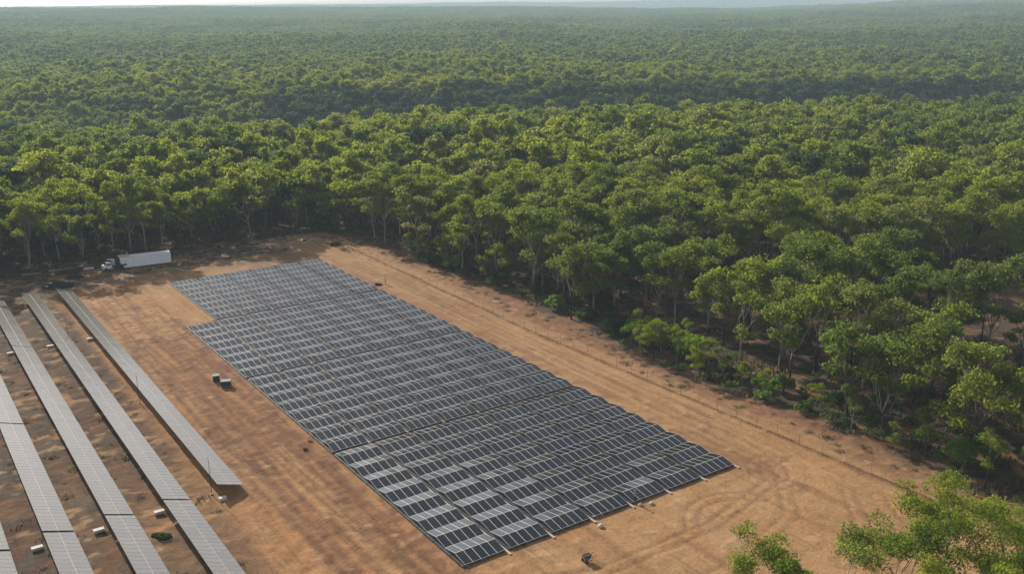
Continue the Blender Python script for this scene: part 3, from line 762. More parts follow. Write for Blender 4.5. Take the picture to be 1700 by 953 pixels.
# countable bushes along the edge
def bush(x, y, r, h, mat, lab, seed, grp=None, per=110, leaf=.17):
    z = float(terrain(x, y))
    t = thing("bush", lab, "bush", (x, y, z), 0, grp)
    V, F = shrubmesh("b", seed, r, h, mat, per if r < 2.5 else 90, 9 if r < 2.0 else 30, leaf)
    link("foliage", mesh_np("foliage", V, F, [mat]), t)
    mb = MB()
    for k in range(4):
        tt = k * 1.57 + seed; mb.tube([(0, 0, -.2), (math.cos(tt) * r * .3, math.sin(tt) * r * .3, h * .6)], [.06, .03], 5, cap=False)
    link("stem", mb.mesh("stem", M_bark), t)
EDGE = "bushes along the right-hand forest edge"
B = [(24.5, 175.5, 3.4, 4.6, "b", "wide bright green bush left of the forked pale-limbed tree"),
     (29.3, 172.0, 3.4, 4.4, "b", "bright green bush in the middle of the roadside thicket"),
     (33.0, 166.5, 3.0, 4.2, "b", "bright green bush at the near end of the thicket beside a dark stump"),
     (20.0, 181.5, 2.6, 3.4, "d", "dark green bush at the far end of the roadside thicket"),
     (15.5, 190.5, 2.2, 2.6, "d", "small dark bush under the rounded two-stemmed tree"),
     (-15.0, 233.0, 2.3, 3.0, "b", "pale green bush by the far bend of the clearing edge"),
     (-10.5, 226.5, 2.5, 2.8, "d", "dark bush beside the pale one near the far bend"),
     (-3.0, 216.0, 3.0, 3.2, "d", "broad dark bush beneath trunks on the far edge"),
     (61.0, 120.5, 2.3, 5.2, "b", "solitary vivid green sapling bush in deep shade at right"),
     (60.0, 128.5, 1.7, 3.6, "b", "smaller vivid bush just behind the solitary sapling bush"),
     (50.5, 135.5, 0.9, 1.9, "b", "tiny bright shrub at the shaded verge"),
     (41.0, 146.5, 1.5, 2.6, "b", "yellow-green shrub at the foot of slender grey stems"),
     (46.8, 141.8, 1.3, 2.0, "d", "low olive shrub between the yellow-green shrub and the tiny one"),
     (36.8, 156.5, 2.0, 3.0, "d", "dark shrub near a fallen stick on the verge"),
     (71.0, 120.0, 1.8, 5.0, "b", "slender-stemmed bright shrub at the far right in shade")]
B += [(9.5, 197.5, 2.6, 3.4, "b", "mid-green bush just left of the dark bush at the thicket's far end"),
      (-19.5, 238.0, 2.4, 2.6, "d", "dark bush farthest along the fence side before the bend"),
      (52.3, 143.0, 2.2, 3.0, "d", "dark rounded bush deep in shade above the tiny bright shrub"),
      (45.0, 150.0, 2.0, 3.2, "b", "olive-green bush behind the yellow-green shrub"),
      (66.5, 124.5, 2.6, 4.2, "b", "leafy sapling between the vivid bush and the right border"),
      (57.5, 139.5, 2.8, 4.6, "d", "large dark green bush in the shade above the fallen trunk")]
for k, (x, y, r, h, c, lab) in enumerate(B):
    if k < 3: r *= 1.25; h *= 1.2
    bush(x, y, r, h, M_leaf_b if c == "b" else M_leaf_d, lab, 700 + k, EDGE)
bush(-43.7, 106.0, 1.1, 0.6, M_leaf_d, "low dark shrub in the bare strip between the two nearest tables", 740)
bpy.data.objects[[o.name for o in bpy.data.objects if o.name.startswith("bush")][-1]].scale = (1.25, 0.6, 0.8)

# ------------------------------------------------------------------ ground with ruts
def line_ab(*p): return [tuple(W(a, b)[:2]) for a, b in p]
for a0 in (-12.6, -10.5, -8.9, -7.6, -5.9, -4.6, -3.0): RUTS.append(line_ab(*[(a0 + 0.9 * math.sin(b / 17 + a0), b) for b in range(40, 150, 6)]))
RUTS.append(line_ab((-11.8, 20), (-11.5, 60), (-12.2, 100), (-11, 150)))
for (ca, cb, r0, t0, t1) in ((-9, 56, 5.0, 0.3, 3.6), (-10, 47, 4.2, 2.6, 6.0), (-7, 70, 6, 3.0, 5.4), (-5, 38, 5, 0.0, 2.8), (48.5, 150, 3.2, 2.2, 5.8), (50, 153, 4.6, 2.4, 5.0), (22, 163, 9, .2, 2.2), (34, 158, 7, 3.5, 5.8)):
    RUTS.append(line_ab(*[(ca + r0 * math.cos(t0 + (t1 - t0) * k / 12), cb + r0 * math.sin(t0 + (t1 - t0) * k / 12)) for k in range(13)]))
for a0 in (48.5, 50.6, 52.2): RUTS.append(line_ab(*[(a0 + 0.5 * math.sin(b / 23 + a0), b) for b in range(-20, 150, 8)]))
RUTS.append(line_ab((52, 138), (49, 150), (40, 160), (25, 164), (5, 163), (-12, 158)))
RUTS.append(line_ab((46, 152), (30, 156), (12, 156), (-6, 150), (-12, 140)))
RUTS.append(line_ab((51, 160), (44, 168), (36, 171)))
RUTS.append(line_ab((53, 163), (47, 171), (38, 175)))
print("ground")
ground = build_ground()

# ------------------------------------------------------------------ folded solar blocks
NP, WMOD = 16, 1.12
LB, GB, CG = 35.996, 0.745, 0.807
HP = LB / NP; ZL, ZH = 0.335, 0.76
PIT = math.atan2(ZH - ZL, HP); SL = math.hypot(HP, ZH - ZL)
def module_mesh(name, lw, ll, th, glass, fw=0.028, frame=None):
    mb = MB(); x, y = lw / 2, ll / 2
    mb.box(-x, x, -y, y, -th, 0, 0)
    mb.add([(-x + fw, -y + fw, .003), (x - fw, -y + fw, .003), (x - fw, y - fw, .003), (-x + fw, y - fw, .003)], [(0, 1, 2, 3)], 1)
    return mb.mesh(name, [frame or M_frame, glass])
me_mod = module_mesh("solar_module", WMOD - 0.02, SL - 0.03, 0.04, M_glass)
mb = MB(); mb.box(-.17, .17, -LB - .0, .0, -0.3, .16); me_rail = mb.mesh("concrete_rail", M_conc)
mb = MB(); mb.box(-.17, .17, -LB - .9, .0, -0.3, .16); me_rail_end = mb.mesh("concrete_rail", M_conc)
mb = MB(); mb.box(-.34, -.03, -LB, 0, .05, .20)
for k in range(18): mb.box(-.36, -.015, -k * 2 - 1.1, -k * 2 - 1.02, -.05, .23)
me_gap_shade = mb.mesh('gap_shade_strip', M_dark)  # added dark strip standing in for shade in the gap between columns
mb = MB(); mb.box(0, 5 * WMOD, -.05, .0, .14, ZL - .005); me_beam = mb.mesh("end_beam", M_dark)
mb = MB()
for k in range(5): mb.box(k * WMOD + .1, k * WMOD + .16, -.10, -.051, 0.0, ZL - .02)
me_legs = mb.mesh("end_bracket", M_steel)
mb = MB()
for k in range(NP):
    z0, z1 = (ZL, ZH) if k % 2 == 0 else (ZH, ZL)
    y0, y1 = -k * HP - .002, -(k + 1) * HP + .002
    v = [(x, y, z) for (y, z) in ((y0, z0 - .28), (y1, z1 - .28), (y1, z1 - .05), (y0, z0 - .05)) for x in (0, .06)]
    mb.add(v, [(0, 2, 4, 6), (1, 7, 5, 3), (0, 1, 3, 2), (4, 5, 7, 6)])
me_side = mb.mesh("side_beam", M_dark)  # dark edge beam, deepened to fill in for shade under the panel edge
rowname = ["far", "second", "third", "nearest"]
ords = ["first", "second", "third", "fourth", "fifth", "sixth", "seventh"]
ncol = 7
for blk in range(4):
    for c in range(ncol):
        if blk == 0 and c == 0: continue
        if blk == 0: pos = f"{ords[c-1]} from the left of the six in the farthest row"
        else: pos = f"{ords[c]} from the left of seven in the {['farthest','second farthest','second nearest','nearest'][blk]} row"
        pos = pos.replace("of the six in the farthest row", "of six in the farthest row")
        t = thing("folding_solar_block", f"zigzag solar block, {pos}", "solar array",
                  W(c * (5 * WMOD + CG), blk * (LB + GB)), TH, "zigzag solar blocks lying on the cleared ground")
        rj = random.Random(blk * 10 + c)
        for k in range(NP):
            up = (k % 2 == 0)
            zc = (ZL + ZH) / 2
            for i in range(5):
                o = bpy.data.objects.new("solar_module", me_mod); COL.objects.link(o); o.parent = t
                o.location = ((i + .5) * WMOD, -(k + .5) * HP, zc)
                o.rotation_euler = ((-PIT if up else PIT) + rj.gauss(0, .006), rj.gauss(0, .003), 0)
        link("gap_shade_strip", me_gap_shade, t)
        for xr in (0.45, 2.8, 5.79):
            link("concrete_rail", me_rail_end if (blk == 3 and xr > 4) else me_rail, t, Matrix.Translation((xr, 0, 0)))
        for xs_ in (-.015, 5 * WMOD - .045): link("side_beam", me_side, t, Matrix.Translation((xs_, 0, 0)))
        link("end_beam", me_beam, t, Matrix.Translation((0, -LB, 0)))
        link("end_bracket", me_legs, t, Matrix.Translation((0, -LB, 0)))

# ------------------------------------------------------------------ fixed tables at left
TW, TZL, TZH = 3.62, 2.02, 0.92
tilt = math.atan2(TZL - TZH, 3.45)
NM = 37
me_tmod = module_mesh("solar_module", TW / 2 - .03, 39.1 / NM - 0.035, 0.04, M_glass_old, .03, M_frame_old)
mb = MB(); mb.tube([(0, 0, 0), (0, -39.1, 0)], .075, 8); me_tt = mb.mesh("torque_tube", M_steel, True)
mb = MB(); mb.box(-.03, .03, -39.1, 0, -.03, .012); me_seam = mb.mesh("seam_rail", M_seam)
mb = MB(); mb.box(-.07, .07, -.05, .05, -.3, 1.30); me_post = mb.mesh("post", M_steel)
mb = MB(); mb.box(-TW / 2 + .15, TW / 2 - .15, -.03, .03, -.12, -.045); me_raf = mb.mesh("rafter", M_steel)
TAB = [(-18.05, [(-4.3, 0), (34.8, 1), (73.9, 2)], "rightmost"), (-25.15, [(-4.5, 0), (34.6, 1), (73.7, 2), (113.2, 3)], "second"),
       (-32.2, [(-5.0, 0), (34.4, 1), (73.5, 2), (113.0, 3)], "third"), (-39.3, [(33.9, 1), (73.4, 2), (113.0, 3)], "fourth"), (-46.5, [(73.6, 2), (113.2, 3)], "fifth")]
pos_w = ["farthest", "second", "third", "nearest"]
for a0, segs, rw in TAB:
    for (b0, si) in segs:
        side = {"rightmost": "rightmost row", "second": "second row from the right", "third": "third row from the right", "fourth": "fourth row from the right", "fifth": "leftmost row"}[rw]
        where = {0: "far end", 1: "upper middle", 2: "lower middle", 3: "near end"}[si]
        if rw == "rightmost" and si == 2: where = "shadowed near end"
        t = thing("solar_table", f"long grey tilted solar table at the {where} of the {side}", "solar table",
                  W(a0 + 1.725, b0), TH, "long tilted solar tables left of the clearing")
        zc = (TZL + TZH) / 2
        M0 = Matrix.Translation((0, 0, zc)) @ Matrix.Rotation(tilt, 4, 'Y')
        rj = random.Random(si * 7 + int(-a0))
        L1 = 39.1
        for k in range(NM):
            for s in (-1, 1):
                o = bpy.data.objects.new("solar_module", me_tmod); COL.objects.link(o); o.parent = t
                o.matrix_local = M0 @ Matrix.Translation((s * (TW / 4 + .01), -(k + .5) * L1 / NM, 0)) @ Matrix.Rotation(rj.gauss(0, .004), 4, 'X')
        link("seam_rail", me_seam, t, M0)
        link("torque_tube", me_tt, t, Matrix.Translation((0, 0, zc - .2)))
        for k in range(7): link("post", me_post, t, Matrix.Translation((0, -1.5 - k * 6.0, 0)))
        for k in range(13): link("rafter", me_raf, t, M0 @ Matrix.Translation((0, -.8 - k * 3.12, 0)))

# thin masts beside the rightmost tables
for (x, y, h, lab) in ((-40.6, 116.9, 5.6, "thin dark mast beside the near end of the rightmost table row"),
                       (-62.0, 148.9, 5.6, "thin dark mast beside the middle of the rightmost table row"),
                       (-87.6, 180.6, 5.6, "thin dark mast beside the far part of the rightmost table row")):
    t = thing("lightning_mast", lab, "mast", (x, y, 0), 0, "thin masts beside the tables")
    mb = MB(); mb.tube([(0, 0, 0), (0, 0, h)], [.055, .025], 6); link("pole", mb.mesh("pole", M_dark), t)
    mb = MB(); mb.tube([(0, 0, -.1), (0, 0, .18)], .2, 10); link("base", mb.mesh("base", M_conc), t)
# white slabs / boxes beside the tables
SLAB = [(-38.7, 115.3, .9, "small white box just past the near end of the rightmost table"),
        (-45.9, 111.9, 1.2, "white box left of the second row, above a dark shrub"),
        (-51.9, 107.5, 1.2, "white box left of the third row, near its table joint"),
        (-57.7, 103.5, 1.2, "white box left of the fourth row, lowest in the photo"),
        (-83.9, 181.8, 1.2, "white box on the dirt left of the rightmost row, far part"),
        (-89.9, 177.7, 1.2, "white box left of the second row, far part"),
        (-95.7, 173.9, 1.2, "white box left of the third row, at the photo's left side")]
for (x, y, L_, lab) in SLAB:
    t = thing("junction_box", lab, "box", (x, y, 0), TH, "white boxes beside the tables")
    mb = MB(); mb.box(-L_ / 2, L_ / 2, -.3, .3, .06, .42); mb.box(-L_ / 2 - .04, L_ / 2 + .04, -.34, .34, .42, .46); link("cabinet", mb.mesh("cabinet", M_whiteslab), t)
    mb = MB(); mb.box(-L_ / 2 + .1, -L_ / 2 + .2, -.25, .25, -.2, .06); mb.box(L_ / 2 - .2, L_ / 2 - .1, -.25, .25, -.2, .06); link("foot", mb.mesh("foot", M_steel), t)

# ------------------------------------------------------------------ fence
fp = [(56.58, -17), (55.0, 85), (57.4, 165), (57.9, 178)]
def fence_pt(s):
    for (a0, b0), (a1, b1) in zip(fp, fp[1:]):
        l = math.hypot(a1 - a0, b1 - b0)
        if s <= l or (a1, b1) == fp[-1]: return W(a0 + (a1 - a0) * s / l, b0 + (b1 - b0) * s / l)
        s -= l
LF = sum(math.hypot(a1 - a0, b1 - b0) for (a0, b0), (a1, b1) in zip(fp, fp[1:]))
t = thing("chain_link_fence", "thin chain-link fence running along the right side of the cleared ground", "fence", fence_pt(0))
o0 = fence_pt(0)
mb = MB(); mb.tube([(0, 0, -.2), (0, 0, 1.85)], .03, 6); me_fp = mb.mesh("post", M_fence)
nf = int(LF / 4)
for k in range(nf + 1): link("post", me_fp, t, Matrix.Translation(fence_pt(k * 4) - o0))
mb = MB()
for zz in (.08, .95, 1.8):
    for k in range(nf): mb.tube([fence_pt(k * 4) - o0 + Vector((0, 0, zz)), fence_pt(k * 4 + 4) - o0 + Vector((0, 0, zz))], .012, 3, cap=False)
link("rail_wire", mb.mesh("rail_wire", M_fence), t)
mb = MB(); s = 0
while s < LF - 2:
    for sg_ in (1, -1):
        p = fence_pt(s) - o0; q = fence_pt(s + 1.7) - o0
        za, zb = (0.08, 1.8) if sg_ > 0 else (1.8, .08)
        mb.add([p + Vector((0, 0, za)), p + Vector((0, 0, za + .012)), q + Vector((0, 0, zb + .012)), q + Vector((0, 0, zb))], [(0, 1, 2, 3)])
    s += .18
o = link("chain_mesh", mb.mesh("chain_mesh", M_fence), t); o["kind"] = "stuff"

# ------------------------------------------------------------------ container
cx, cy = -94.4, 241.8
ang = 0.465
t = thing("shipping_container", "long white shipping container parked under the trees at the far edge", "container", (cx, cy, 0.1), ang)
mb = MB(); Lc, Wc, Hc = 12.2, 2.44, 2.75
# corrugated long sides
def corr(side):
    v = []; f = []; n = 60
    for i in range(n + 1):
        x = -Lc / 2 + .12 + (Lc - .24) * i / n; off = (.03 if (i // 2) % 2 else 0.0)
        y = side * (Wc / 2 - .02 - off)
        v += [(x, y, .16), (x, y, Hc - .12)]
    for i in range(n):
        q = (2 * i, 2 * i + 2, 2 * i + 3, 2 * i + 1); f.append(q if side < 0 else q[::-1])
    return v, f
mb.box(-Lc / 2 + .06, Lc / 2 - .06, -Wc / 2 + .07, Wc / 2 - .07, .14, Hc - .07)
for sd_ in (-1, 1): mb.add(*corr(sd_))
link("body", mb.mesh("body", M_cont), t)
mb = MB()
for sx_ in (-1, 1):
    for sy_ in (-1, 1):
        x = sx_ * (Lc / 2 - .08); y = sy_ * (Wc / 2 - .08)
        mb.box(x - .08, x + .08, y - .08, y + .08, 0, Hc)
for sy_ in (-1, 1):
    y = sy_ * (Wc / 2 - .05)
    mb.box(-Lc / 2 + .16, Lc / 2 - .16, y - .05, y + .05, 0.02, .16); mb.box(-Lc / 2 + .16, Lc / 2 - .16, y - .05, y + .05, Hc - .12, Hc - .002)
link("frame", mb.mesh("frame", M_cont), t)
mb = MB(); mb.box(-Lc / 2 + .1, Lc / 2 - .1, -Wc / 2 + .1, Wc / 2 - .1, Hc - .068, Hc + .02)
for k in range(28): mb.box(-Lc / 2 + .3 + k * .42, -Lc / 2 + .42 + k * .42, -Wc / 2 + .15, Wc / 2 - .15, Hc + .02, Hc + .045)
link("roof", mb.mesh("roof", M_white), t)
mb = MB(); mb.box(-Lc / 2 - .35, -Lc / 2 + 2.2, -Wc / 2 - .12, Wc / 2 + .1, Hc + .05, Hc + .16); o = link("tarpaulin", mb.mesh("tarpaulin", M_rust), t); o["label"] = "dusty pinkish sheet over the left end of the roof"
for s_ in (-1, 1):
    mb = MB(); mb.box(Lc / 2 - .058, Lc / 2 - .01, (0.02 if s_ > 0 else -Wc / 2 + .18), (Wc / 2 - .18 if s_ > 0 else -.02), .18, Hc - .14)
    d = link("door", mb.mesh("door", M_cont), t)
    mb = MB()
    for k in (0.35, 0.8): mb.tube([(Lc / 2 + .02, s_ * k, .2), (Lc / 2 + .02, s_ * k, Hc - .2)], .02, 5)
    link("lock_rod", mb.mesh("lock_rod", M_steel), d)

# ------------------------------------------------------------------ small flatbed truck left of the container
t = thing("flatbed_truck", "small white flatbed truck with dark blue tray parked left of the container", "truck", (-101.4, 237.4, 0), ang + math.pi + .1)
def poly_prism(prof, y0, y1, m=0, mb=None):
    mb = mb or MB(); n = len(prof)
    v = [(x, y0, z) for x, z in prof] + [(x, y1, z) for x, z in prof]
    f = [tuple(range(n)), tuple(reversed(range(n, 2 * n)))] + [(i, i + n, (i + 1) % n + n, (i + 1) % n) for i in range(n)]
    mb.add(v, f, m); return mb
mb = poly_prism([(.2, .55), (2.3, .55), (2.35, 1.25), (1.75, 1.3), (1.3, 1.85), (.25, 1.88)], -.95, .95)
cab = link("cab", mb.mesh("cab", M_white), t)
mb = MB(); mb.add([(1.77, -.8, 1.32), (1.77, .8, 1.32), (1.36, .75, 1.80), (1.36, -.75, 1.80)], [(0, 1, 2, 3)])
for s_ in (-1, 1):
    q = [(.4, s_ * .956, 1.3), (1.55, s_ * .956, 1.3), (1.2, s_ * .956, 1.74), (.45, s_ * .956, 1.76)]; mb.add(q if s_ < 0 else q[::-1], [(0, 1, 2, 3)])
link("window", mb.mesh("window", M_win), cab)
mb = MB(); mb.box(-3.4, .1, -1.05, 1.05, .78, .9); mb.box(-3.4, .1, -1.05, -1.0, .9, 1.2); mb.box(-3.4, .1, 1.0, 1.05, .9, 1.2); mb.box(-3.4, -3.35, -1.0, 1.0, .9, 1.2)
mb.box(-3.3, 2.2, -.4, -.28, .55, .775); mb.box(-3.3, 2.2, .28, .4, .55, .775)
link("tray", mb.mesh("tray", M_blue), t)
mb = MB(); mb.box(-.25, -.15, -.9, .9, .9, 2.3); mb.tube([(-.6, .3, .9), (-.6, .3, 2.6)], .12, 8); mb.tube([(-.6, .3, 2.55), (1.0, .2, 2.75)], [.14, .1], 8); link("crane", mb.mesh("crane", M_white), t)
mbw = MB(); mbw.tube([(0, -.12, 0), (0, .12, 0)], .38, 14); mw_ = mbw.mesh("wheel", M_black)
for x in (1.55, -2.3):
    for y in (-.85, .85): link("wheel", mw_, t, Matrix.Translation((x, y, .38)))
for y in (-.7, .7):
    mb = MB(); mb.box(2.35, 2.38, y - .13, y + .13, .85, 1.05); link("headlight", mb.mesh("headlight", M_whiteslab), t)
# white boards left of the truck
t = thing("board_stack", "low stack of white boards on bearers left of the truck", "boards", (-107.3, 237.3, 0), ang)
for k in range(4):
    mb = MB(); mb.box(-1.2 + .06 * k, 1.2 - .05 * k, -.55, .55, .16 + k * .09, .235 + k * .09); link("board", mb.mesh("board", M_whiteslab), t)
mb = MB(); mb.box(-.9, -.8, -.5, .5, -.1, .155); mb.box(.8, .9, -.5, .5, -.1, .155); link("bearer", mb.mesh("bearer", M_wood), t)

# ------------------------------------------------------------------ logs, brush, stumps
def log(x, y, L_, r, az, lab, mat=None, seed=0, fork=False):
    rj = random.Random(seed)
    d = Vector((math.cos(az), math.sin(az), 0)); n = Vector((-d.y, d.x, 0)); mb = MB(); pts = []
    for k in range(6): pts.append(d * (k / 5 - .5) * L_ + n * rj.uniform(-.06, .06) * L_ * .5 + Vector((0, 0, r * .7 + rj.uniform(-.03, .08))))
    mb.tube(pts, [r * (1 - .09 * k) for k in range(6)], 8)
    if fork: mb.tube([pts[3], pts[3] + (d + n * .8 + Vector((0, 0, .35))).normalized() * L_ * .3], [r * .5, r * .2], 6)
    thing("fallen_log", lab, "log", (x, y, float(terrain(x, y))), 0, "logs pushed to the edge of the clearing", mb.mesh("fallen_log", mat or M_wood, True))
log(-119.8, 233.0, 4.5, .28, .5, "pale fallen log at the top left corner, nearest the photo border", seed=1)
log(-115.0, 236.2, 3.6, .32, .55, "pale split log behind the two left tables", seed=2)
log(-112.5, 238.3, 2.6, .2, .3, "short pale log just right of the split log", seed=3)
log(-71.2, 264.5, 5.0, .3, .65, "long grey log in shade left of the rubble at the far corner", seed=4)
log(-66.5, 266.6, 4.2, .34, .75, "grey-green log in the middle of the far edge pile", seed=5)
log(-62.2, 267.2, 3.2, .36, .5, "pale broad slab of log near the far corner", M_whiteslab if False else M_wood, seed=6)
log(-57.6, 266.5, 3.0, .3, .7, "dark broken log at the right end of the far edge pile", M_brush, seed=7, fork=True)
log(-77.5, 247.5, 2.8, .16, -.3, "thin pale branch lying on the dark far ground", seed=8)
log(27.5, 213.0, 6, .22, 2.6, "pale fallen trunk on the forest floor behind the charred trunk", seed=9)
log(70.5, 113.5, 5, .2, 2.5, "pale fallen trunk on red ground at the right border", seed=10)
log(56.2, 132.0, 5.5, .18, 2.4, "thin pale fallen trunk in shade behind the vivid sapling", seed=11)
log(53.5, 139.0, 4.5, .2, 2.7, "grey fallen trunk in the shade above the vivid bush", seed=12)
def brush(x, y, r, h, lab, n=60, seed=0, mat=None, name="brush_pile"):
    rj = random.Random(seed); mb = MB()
    for k in range(n):
        a_ = rj.uniform(0, 6.28); ra, rr_ = rj.uniform(0, 6.28), r * .75 * math.sqrt(rj.random()); c = Vector((rr_ * math.cos(ra), rr_ * .8 * math.sin(ra), rj.uniform(0, h * .6) * (1.1 - rr_ / r)))
        d = Vector((math.cos(a_), math.sin(a_), rj.uniform(-.2, .5))).normalized() * rj.uniform(.4, 1.0) * r * .6
        p0, p1 = c - d * .5, c + d * .5; p0.z = max(p0.z, 0); p1.z = max(p1.z, 0.02)
        mb.tube([p0, (p0 + p1) / 2 + Vector((rj.uniform(-.1, .1), rj.uniform(-.1, .1), .1)), p1], [rj.uniform(.05, .12), .06, .025], 4)
    rg = np.random.default_rng(seed); 
    thing(name, lab, "brush pile", (x, y, float(terrain(x, y))), 0, "piles of cleared branches", mb.mesh(name, mat or M_brush))
brush(-108.0, 221.6, 4.2, 1.9, "dark pile of dead branches between the far ends of two tables", 420, 1)
brush(-107.5, 229.5, 2.6, 1.4, "brown pile of dead branches behind the rightmost table's far end", 220, 2)
brush(-110.5, 234.8, 3.0, 1.5, "low brown branch pile left of the truck", 160, 3)
brush(-48.7, 260.3, 1.7, 1.4, "dark stump and branches where the fence line starts", 150, 4)
brush(-30.9, 130.4, 0.5, .3, "handful of dark sticks on bare dirt left of the new array", 12, 5)
brush(-30.6, 132.9, 0.5, .3, "small dark curled scrap beside the array's left edge", 8, 6)
brush(28.9, 158.6, 0.9, .5, "dark stump on the verge below the thicket", 20, 7)
def heap(x, y, r, h, lab, seed):
    rg = np.random.default_rng(seed); n, m_ = 16, 6; v = [(0, 0, h)]; f = []
    for i in range(1, m_ + 1):
        for j in range(n):
            t_ = 6.283 * j / n; q_ = i / m_
            rr = r * q_ * (1 + .22 * math.sin(2 * t_ + seed) + rg.uniform(-.08, .08))
            v.append((rr * 1.3 * math.cos(t_), rr * math.sin(t_), h * (1 - q_ ** 1.4) * rg.uniform(.8, 1.1) - (.1 if i == m_ else 0)))
    f += [(0, 1 + j, 1 + (j + 1) % n) for j in range(n)]
    for i in range(m_ - 1):
        for j in range(n): a_ = 1 + i * n + j; b_ = 1 + i * n + (j + 1) % n; f.append((a_, a_ + n, b_ + n, b_))
    mb = MB(); mb.add(v, f); thing("soil_heap", lab, "soil heap", (x, y, 0), .5, "soil heaps at the far edge", mb.mesh("soil_heap", M_heap, True))
heap(-60.5, 263.5, 1.9, .9, "pale soil heap in the middle of the far edge", 1)
heap(-56.0, 267.0, 1.6, .8, "soil heap nearest the far corner of the clearing", 2)
heap(-68.5, 260.5, 1.5, .7, "low soil heap leftmost on the far edge", 3)
# white buckets and sheet by the brush pile
def bucket(x, y, r, h, lab, mat=M_white, grp="white buckets and sacks on the dirt"):
    t = thing("bucket", lab, "bucket", (x, y, 0), 0, grp)
    mb = MB(); mb.tube([(0, 0, 0), (0, 0, h * .55), (0, 0, h)], [r * .82, r * .92, r], 14); link("pail", mb.mesh("pail", mat, True), t)
    mb = MB(); mb.tube([(math.cos(k * .4) * (r + .02), 0, h * .9 - math.sin(k * .4) * r * .8) for k in range(9)], .012, 4); link("handle", mb.mesh("handle", M_steel), t)
bucket(-110.1, 220.2, .42, .6, "left one of two white drums on the dark branch pile")
bucket(-110.2, 222.8, .42, .6, "right one of two white drums on the dark branch pile")
def sack(x, y, s, lab):
    mb = MB(); n = 10
    rings = [(0, .45), (.15, .62), (.4, .6), (.62, .42), (.74, .15)]
    v = []; 
    for z, r in rings:
        for j in range(n):
            t_ = 6.283 * j / n; rr = r * (1 + .1 * math.sin(3 * t_ + z * 7)); v.append((rr * math.cos(t_) * s, rr * .8 * math.sin(t_) * s, z * s))
    f = [(i * n + j, i * n + (j + 1) % n, (i + 1) * n + (j + 1) % n, (i + 1) * n + j) for i in range(4) for j in range(n)] + [tuple(range(4 * n, 5 * n))]
    mb.add(v, f)
    thing("sack", lab, "sack", (x, y, 0), 0.4, "pale sacks in front of the new array", mb.mesh("sack", M_whiteslab, True))
sack(10.6, 107.0, .62, "pale sack lying alone on the dirt in front of the array")
sack(10.1, 109.4, .5, "pale sack close to the array's front edge, left of a pair")
sack(10.9, 109.9, .5, "pale sack close to the array's front edge, right of a pair")
sack(16.2, 112.3, .5, "pale sack beside the worker at the array's front edge")
sack(17.7, 112.6, .52, "pale sack a step right of the worker's sack, with dark shadow")

# crates left of the array
t = thing("crate", "dark green crate with a pale lid standing left of the new array", "crate", (-52.1, 158.6, 0), .35)
mb = MB(); mb.box(-.55, .55, -.5, .5, .1, 1.05)
for k in range(6): mb.box(-.5 + k * .19, -.42 + k * .19, -.54, -.502, .15, 1.0)
link("body", mb.mesh("body", M_green), t)
mb = MB(); mb.box(-.6, .6, -.55, .55, 1.052, 1.14); link("lid", mb.mesh("lid", M_grey), t)
mb = MB(); mb.box(-.55, .55, -.5, -.38, -.1, .095); mb.box(-.55, .55, .38, .5, -.1, .095); link("skid", mb.mesh("skid", M_wood), t)
t = thing("pallet_stack", "pallet of boxes under a grey cover right beside the green crate", "pallet", (-49.7, 156.2, 0), .2)
mb = MB(); mb.box(-.8, .8, -.55, .55, .16, .95); link("load", mb.mesh("load", M_dark), t)
mb = MB(); mb.box(-.86, .86, -.6, .6, .952, 1.05); mb.box(-.86, -.82, -.6, .6, .5, .95); mb.box(-.82, .86, .56, .6, .6, .95); link("cover", mb.mesh("cover", M_grey), t)
mb = MB()
for y in (-.5, 0, .5): mb.box(-.85, .85, y - .05, y + .05, -.05, .1)
for k in range(6): mb.box(-.85 + k * .3, -.7 + k * .3, -.6, .6, .102, .15)
link("pallet", mb.mesh("pallet", M_wood), t)

# portable generator
t = thing("portable_generator", "small black wheeled generator standing alone on the dirt at the bottom", "generator", (8.3, 99.3, 0), .5)
mb = MB()
for y in (-.32, .32):
    mb.tube([(-.5, y, .2), (-.5, y, .85), (.45, y, .85), (.5, y, .2), (-.5, y, .2)], .035, 6)
for x in (-.5, .45): mb.tube([(x, -.32, .85), (x, .32, .85)], .035, 6)
mb.tube([(.5, -.3, .5), (1.05, -.3, .72), (1.05, .3, .72), (.5, .3, .5)], .03, 6)
link("frame", mb.mesh("frame", M_black), t)
mb = MB(); mb.box(-.4, .05, -.25, .25, .24, .62); mb.tube([(.1, 0, .42), (.42, 0, .42)], .2, 12); link("engine", mb.mesh("engine", M_grey), t)
mb = MB(); mb.box(-.42, .4, -.28, .28, .64, .82); link("tank", mb.mesh("tank", M_black), t)
for y in (-.4, .4):
    mb = MB(); mb.tube([(-.35, y - .05, .2), (-.35, y + .05, .2)], .2, 12); link("wheel", mb.mesh("wheel", M_black), t)

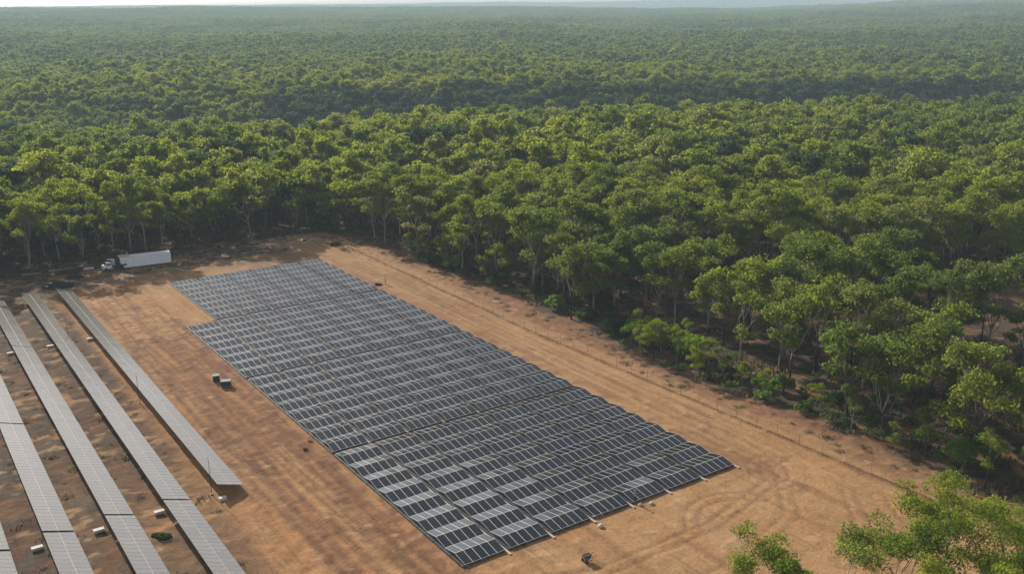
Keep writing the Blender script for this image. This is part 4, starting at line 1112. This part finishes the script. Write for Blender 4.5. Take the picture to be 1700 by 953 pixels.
# ------------------------------------------------------------------ people (continuous skinned bodies)
def person(x, y, rz, lab, shirt, trouser, hat, pose=0):
    t = thing("person", lab, "person", (x, y, 0), rz, "workers on the site")
    v = [(0, 0, .95), (0, 0, 1.12), (0, .01, 1.34), (0, 0, 1.50), (0, -.01, 1.60), (0, -.02, 1.72),
         (.17, 0, 1.42), (.25, .03, 1.16), (.24, -.10, .93), (-.17, 0, 1.42), (-.26, .02, 1.16), (-.22, -.12, .95),
         (.10, 0, .88), (.12, -.02, .50), (.13, .02, .09), (.14, -.14, .04), (-.10, 0, .88), (-.13, .03, .50), (-.14, .06, .09), (-.15, -.10, .04)]
    e = [(0, 1), (1, 2), (2, 3), (3, 4), (4, 5), (2, 6), (6, 7), (7, 8), (2, 9), (9, 10), (10, 11), (0, 12), (12, 13), (13, 14), (14, 15), (0, 16), (16, 17), (17, 18), (18, 19)]
    r = [.15, .135, .16, .07, .085, .10, .075, .05, .038, .075, .05, .038, .10, .07, .05, .045, .10, .07, .05, .045]
    me = bpy.data.meshes.new("body"); me.from_pydata(v, e, []); 
    m, tt, pp = newmat("clothing")
    tc = nd(tt, "ShaderNodeTexCoord"); sx = nd(tt, "ShaderNodeSeparateXYZ"); tt.links.new(tc.outputs["Object"], sx.inputs[0])
    cr = nd(tt, "ShaderNodeValToRGB"); cr.color_ramp.interpolation = 'CONSTANT'; e_ = cr.color_ramp.elements
    e_[0].position = 0; e_[0].color = (.02, .015, .012, 1); e_[1].position = .06; e_[1].color = (*trouser, 1)
    q = e_.new(.49); q.color = (*shirt, 1); q = e_.new(.775); q.color = (.30, .17, .11, 1)
    dv = nd(tt, "ShaderNodeMath", operation='DIVIDE'); dv.inputs[1].default_value = 2.0
    tt.links.new(sx.outputs[2], dv.inputs[0]); tt.links.new(dv.outputs[0], cr.inputs[0]); tt.links.new(cr.outputs[0], pp.inputs["Base Color"]); pp.inputs["Roughness"].default_value = .85
    me.materials.append(m)
    b = link("body", me, t)
    b.modifiers.new("skin", 'SKIN')
    sv = me.skin_vertices[0] if me.skin_vertices else None
    if sv is None:
        me.skin_vertices  # created with the modifier in most builds
    if me.skin_vertices:
        for k, rr in enumerate(r): me.skin_vertices[0].data[k].radius = (rr, rr * .85)
        me.skin_vertices[0].data[0].use_root = True
    ss = b.modifiers.new("sub", 'SUBSURF'); ss.levels = 1; ss.render_levels = 1
    mb = MB(); mb.tube([(0, -.02, 1.755), (0, -.02, 1.77), (0, -.02, 1.78), (0, -.02, 1.87)], [.19, .19, .115, .09], 12)
    link("hat", mb.mesh("hat", hat, True), t)
person(15.6, 113.0, 2.5, "worker in grey shirt and dark trousers standing at the array's front edge", (.30, .28, .29), (.06, .03, .025), M_grey)
person(-29.9, 219.7, 2.0, "worker in sand-coloured clothes and dark hat beyond the array's right edge", (.40, .30, .21), (.30, .22, .15), M_darkhat)
mb = MB(); mb.box(-.5, .5, -.3, .3, 0, .5); mb.box(.55, 1.15, -.25, .25, 0, .35); mb.box(-.45, .45, -.25, .25, .502, .56)
thing("toolbox", "dark tool chest on the dirt beside the worker in the dark hat", "tool chest", (-31.8, 219.0, 0), .4, None, mb.mesh("toolbox", M_trous))

# ------------------------------------------------------------------ haze
mb = MB(); mb.box(-19000, 19000, -4500, 18000, -190, 140)
m = bpy.data.materials.new("haze"); m.use_nodes = True; t_ = m.node_tree
for n in list(t_.nodes):
    if n.type == 'BSDF_PRINCIPLED': t_.nodes.remove(n)
pv = t_.nodes.new("ShaderNodeVolumePrincipled"); pv.inputs["Color"].default_value = (0.60, 0.76, 0.87, 1); pv.inputs["Density"].default_value = HAZE_DENSITY; pv.inputs["Anisotropy"].default_value = 0.0
t_.links.new(pv.outputs[0], t_.nodes["Material Output"].inputs["Volume"])
hz = link("haze", mb.mesh("haze", m)); hz["kind"] = "stuff"
print("objects", len(bpy.data.objects), "haze top 135")
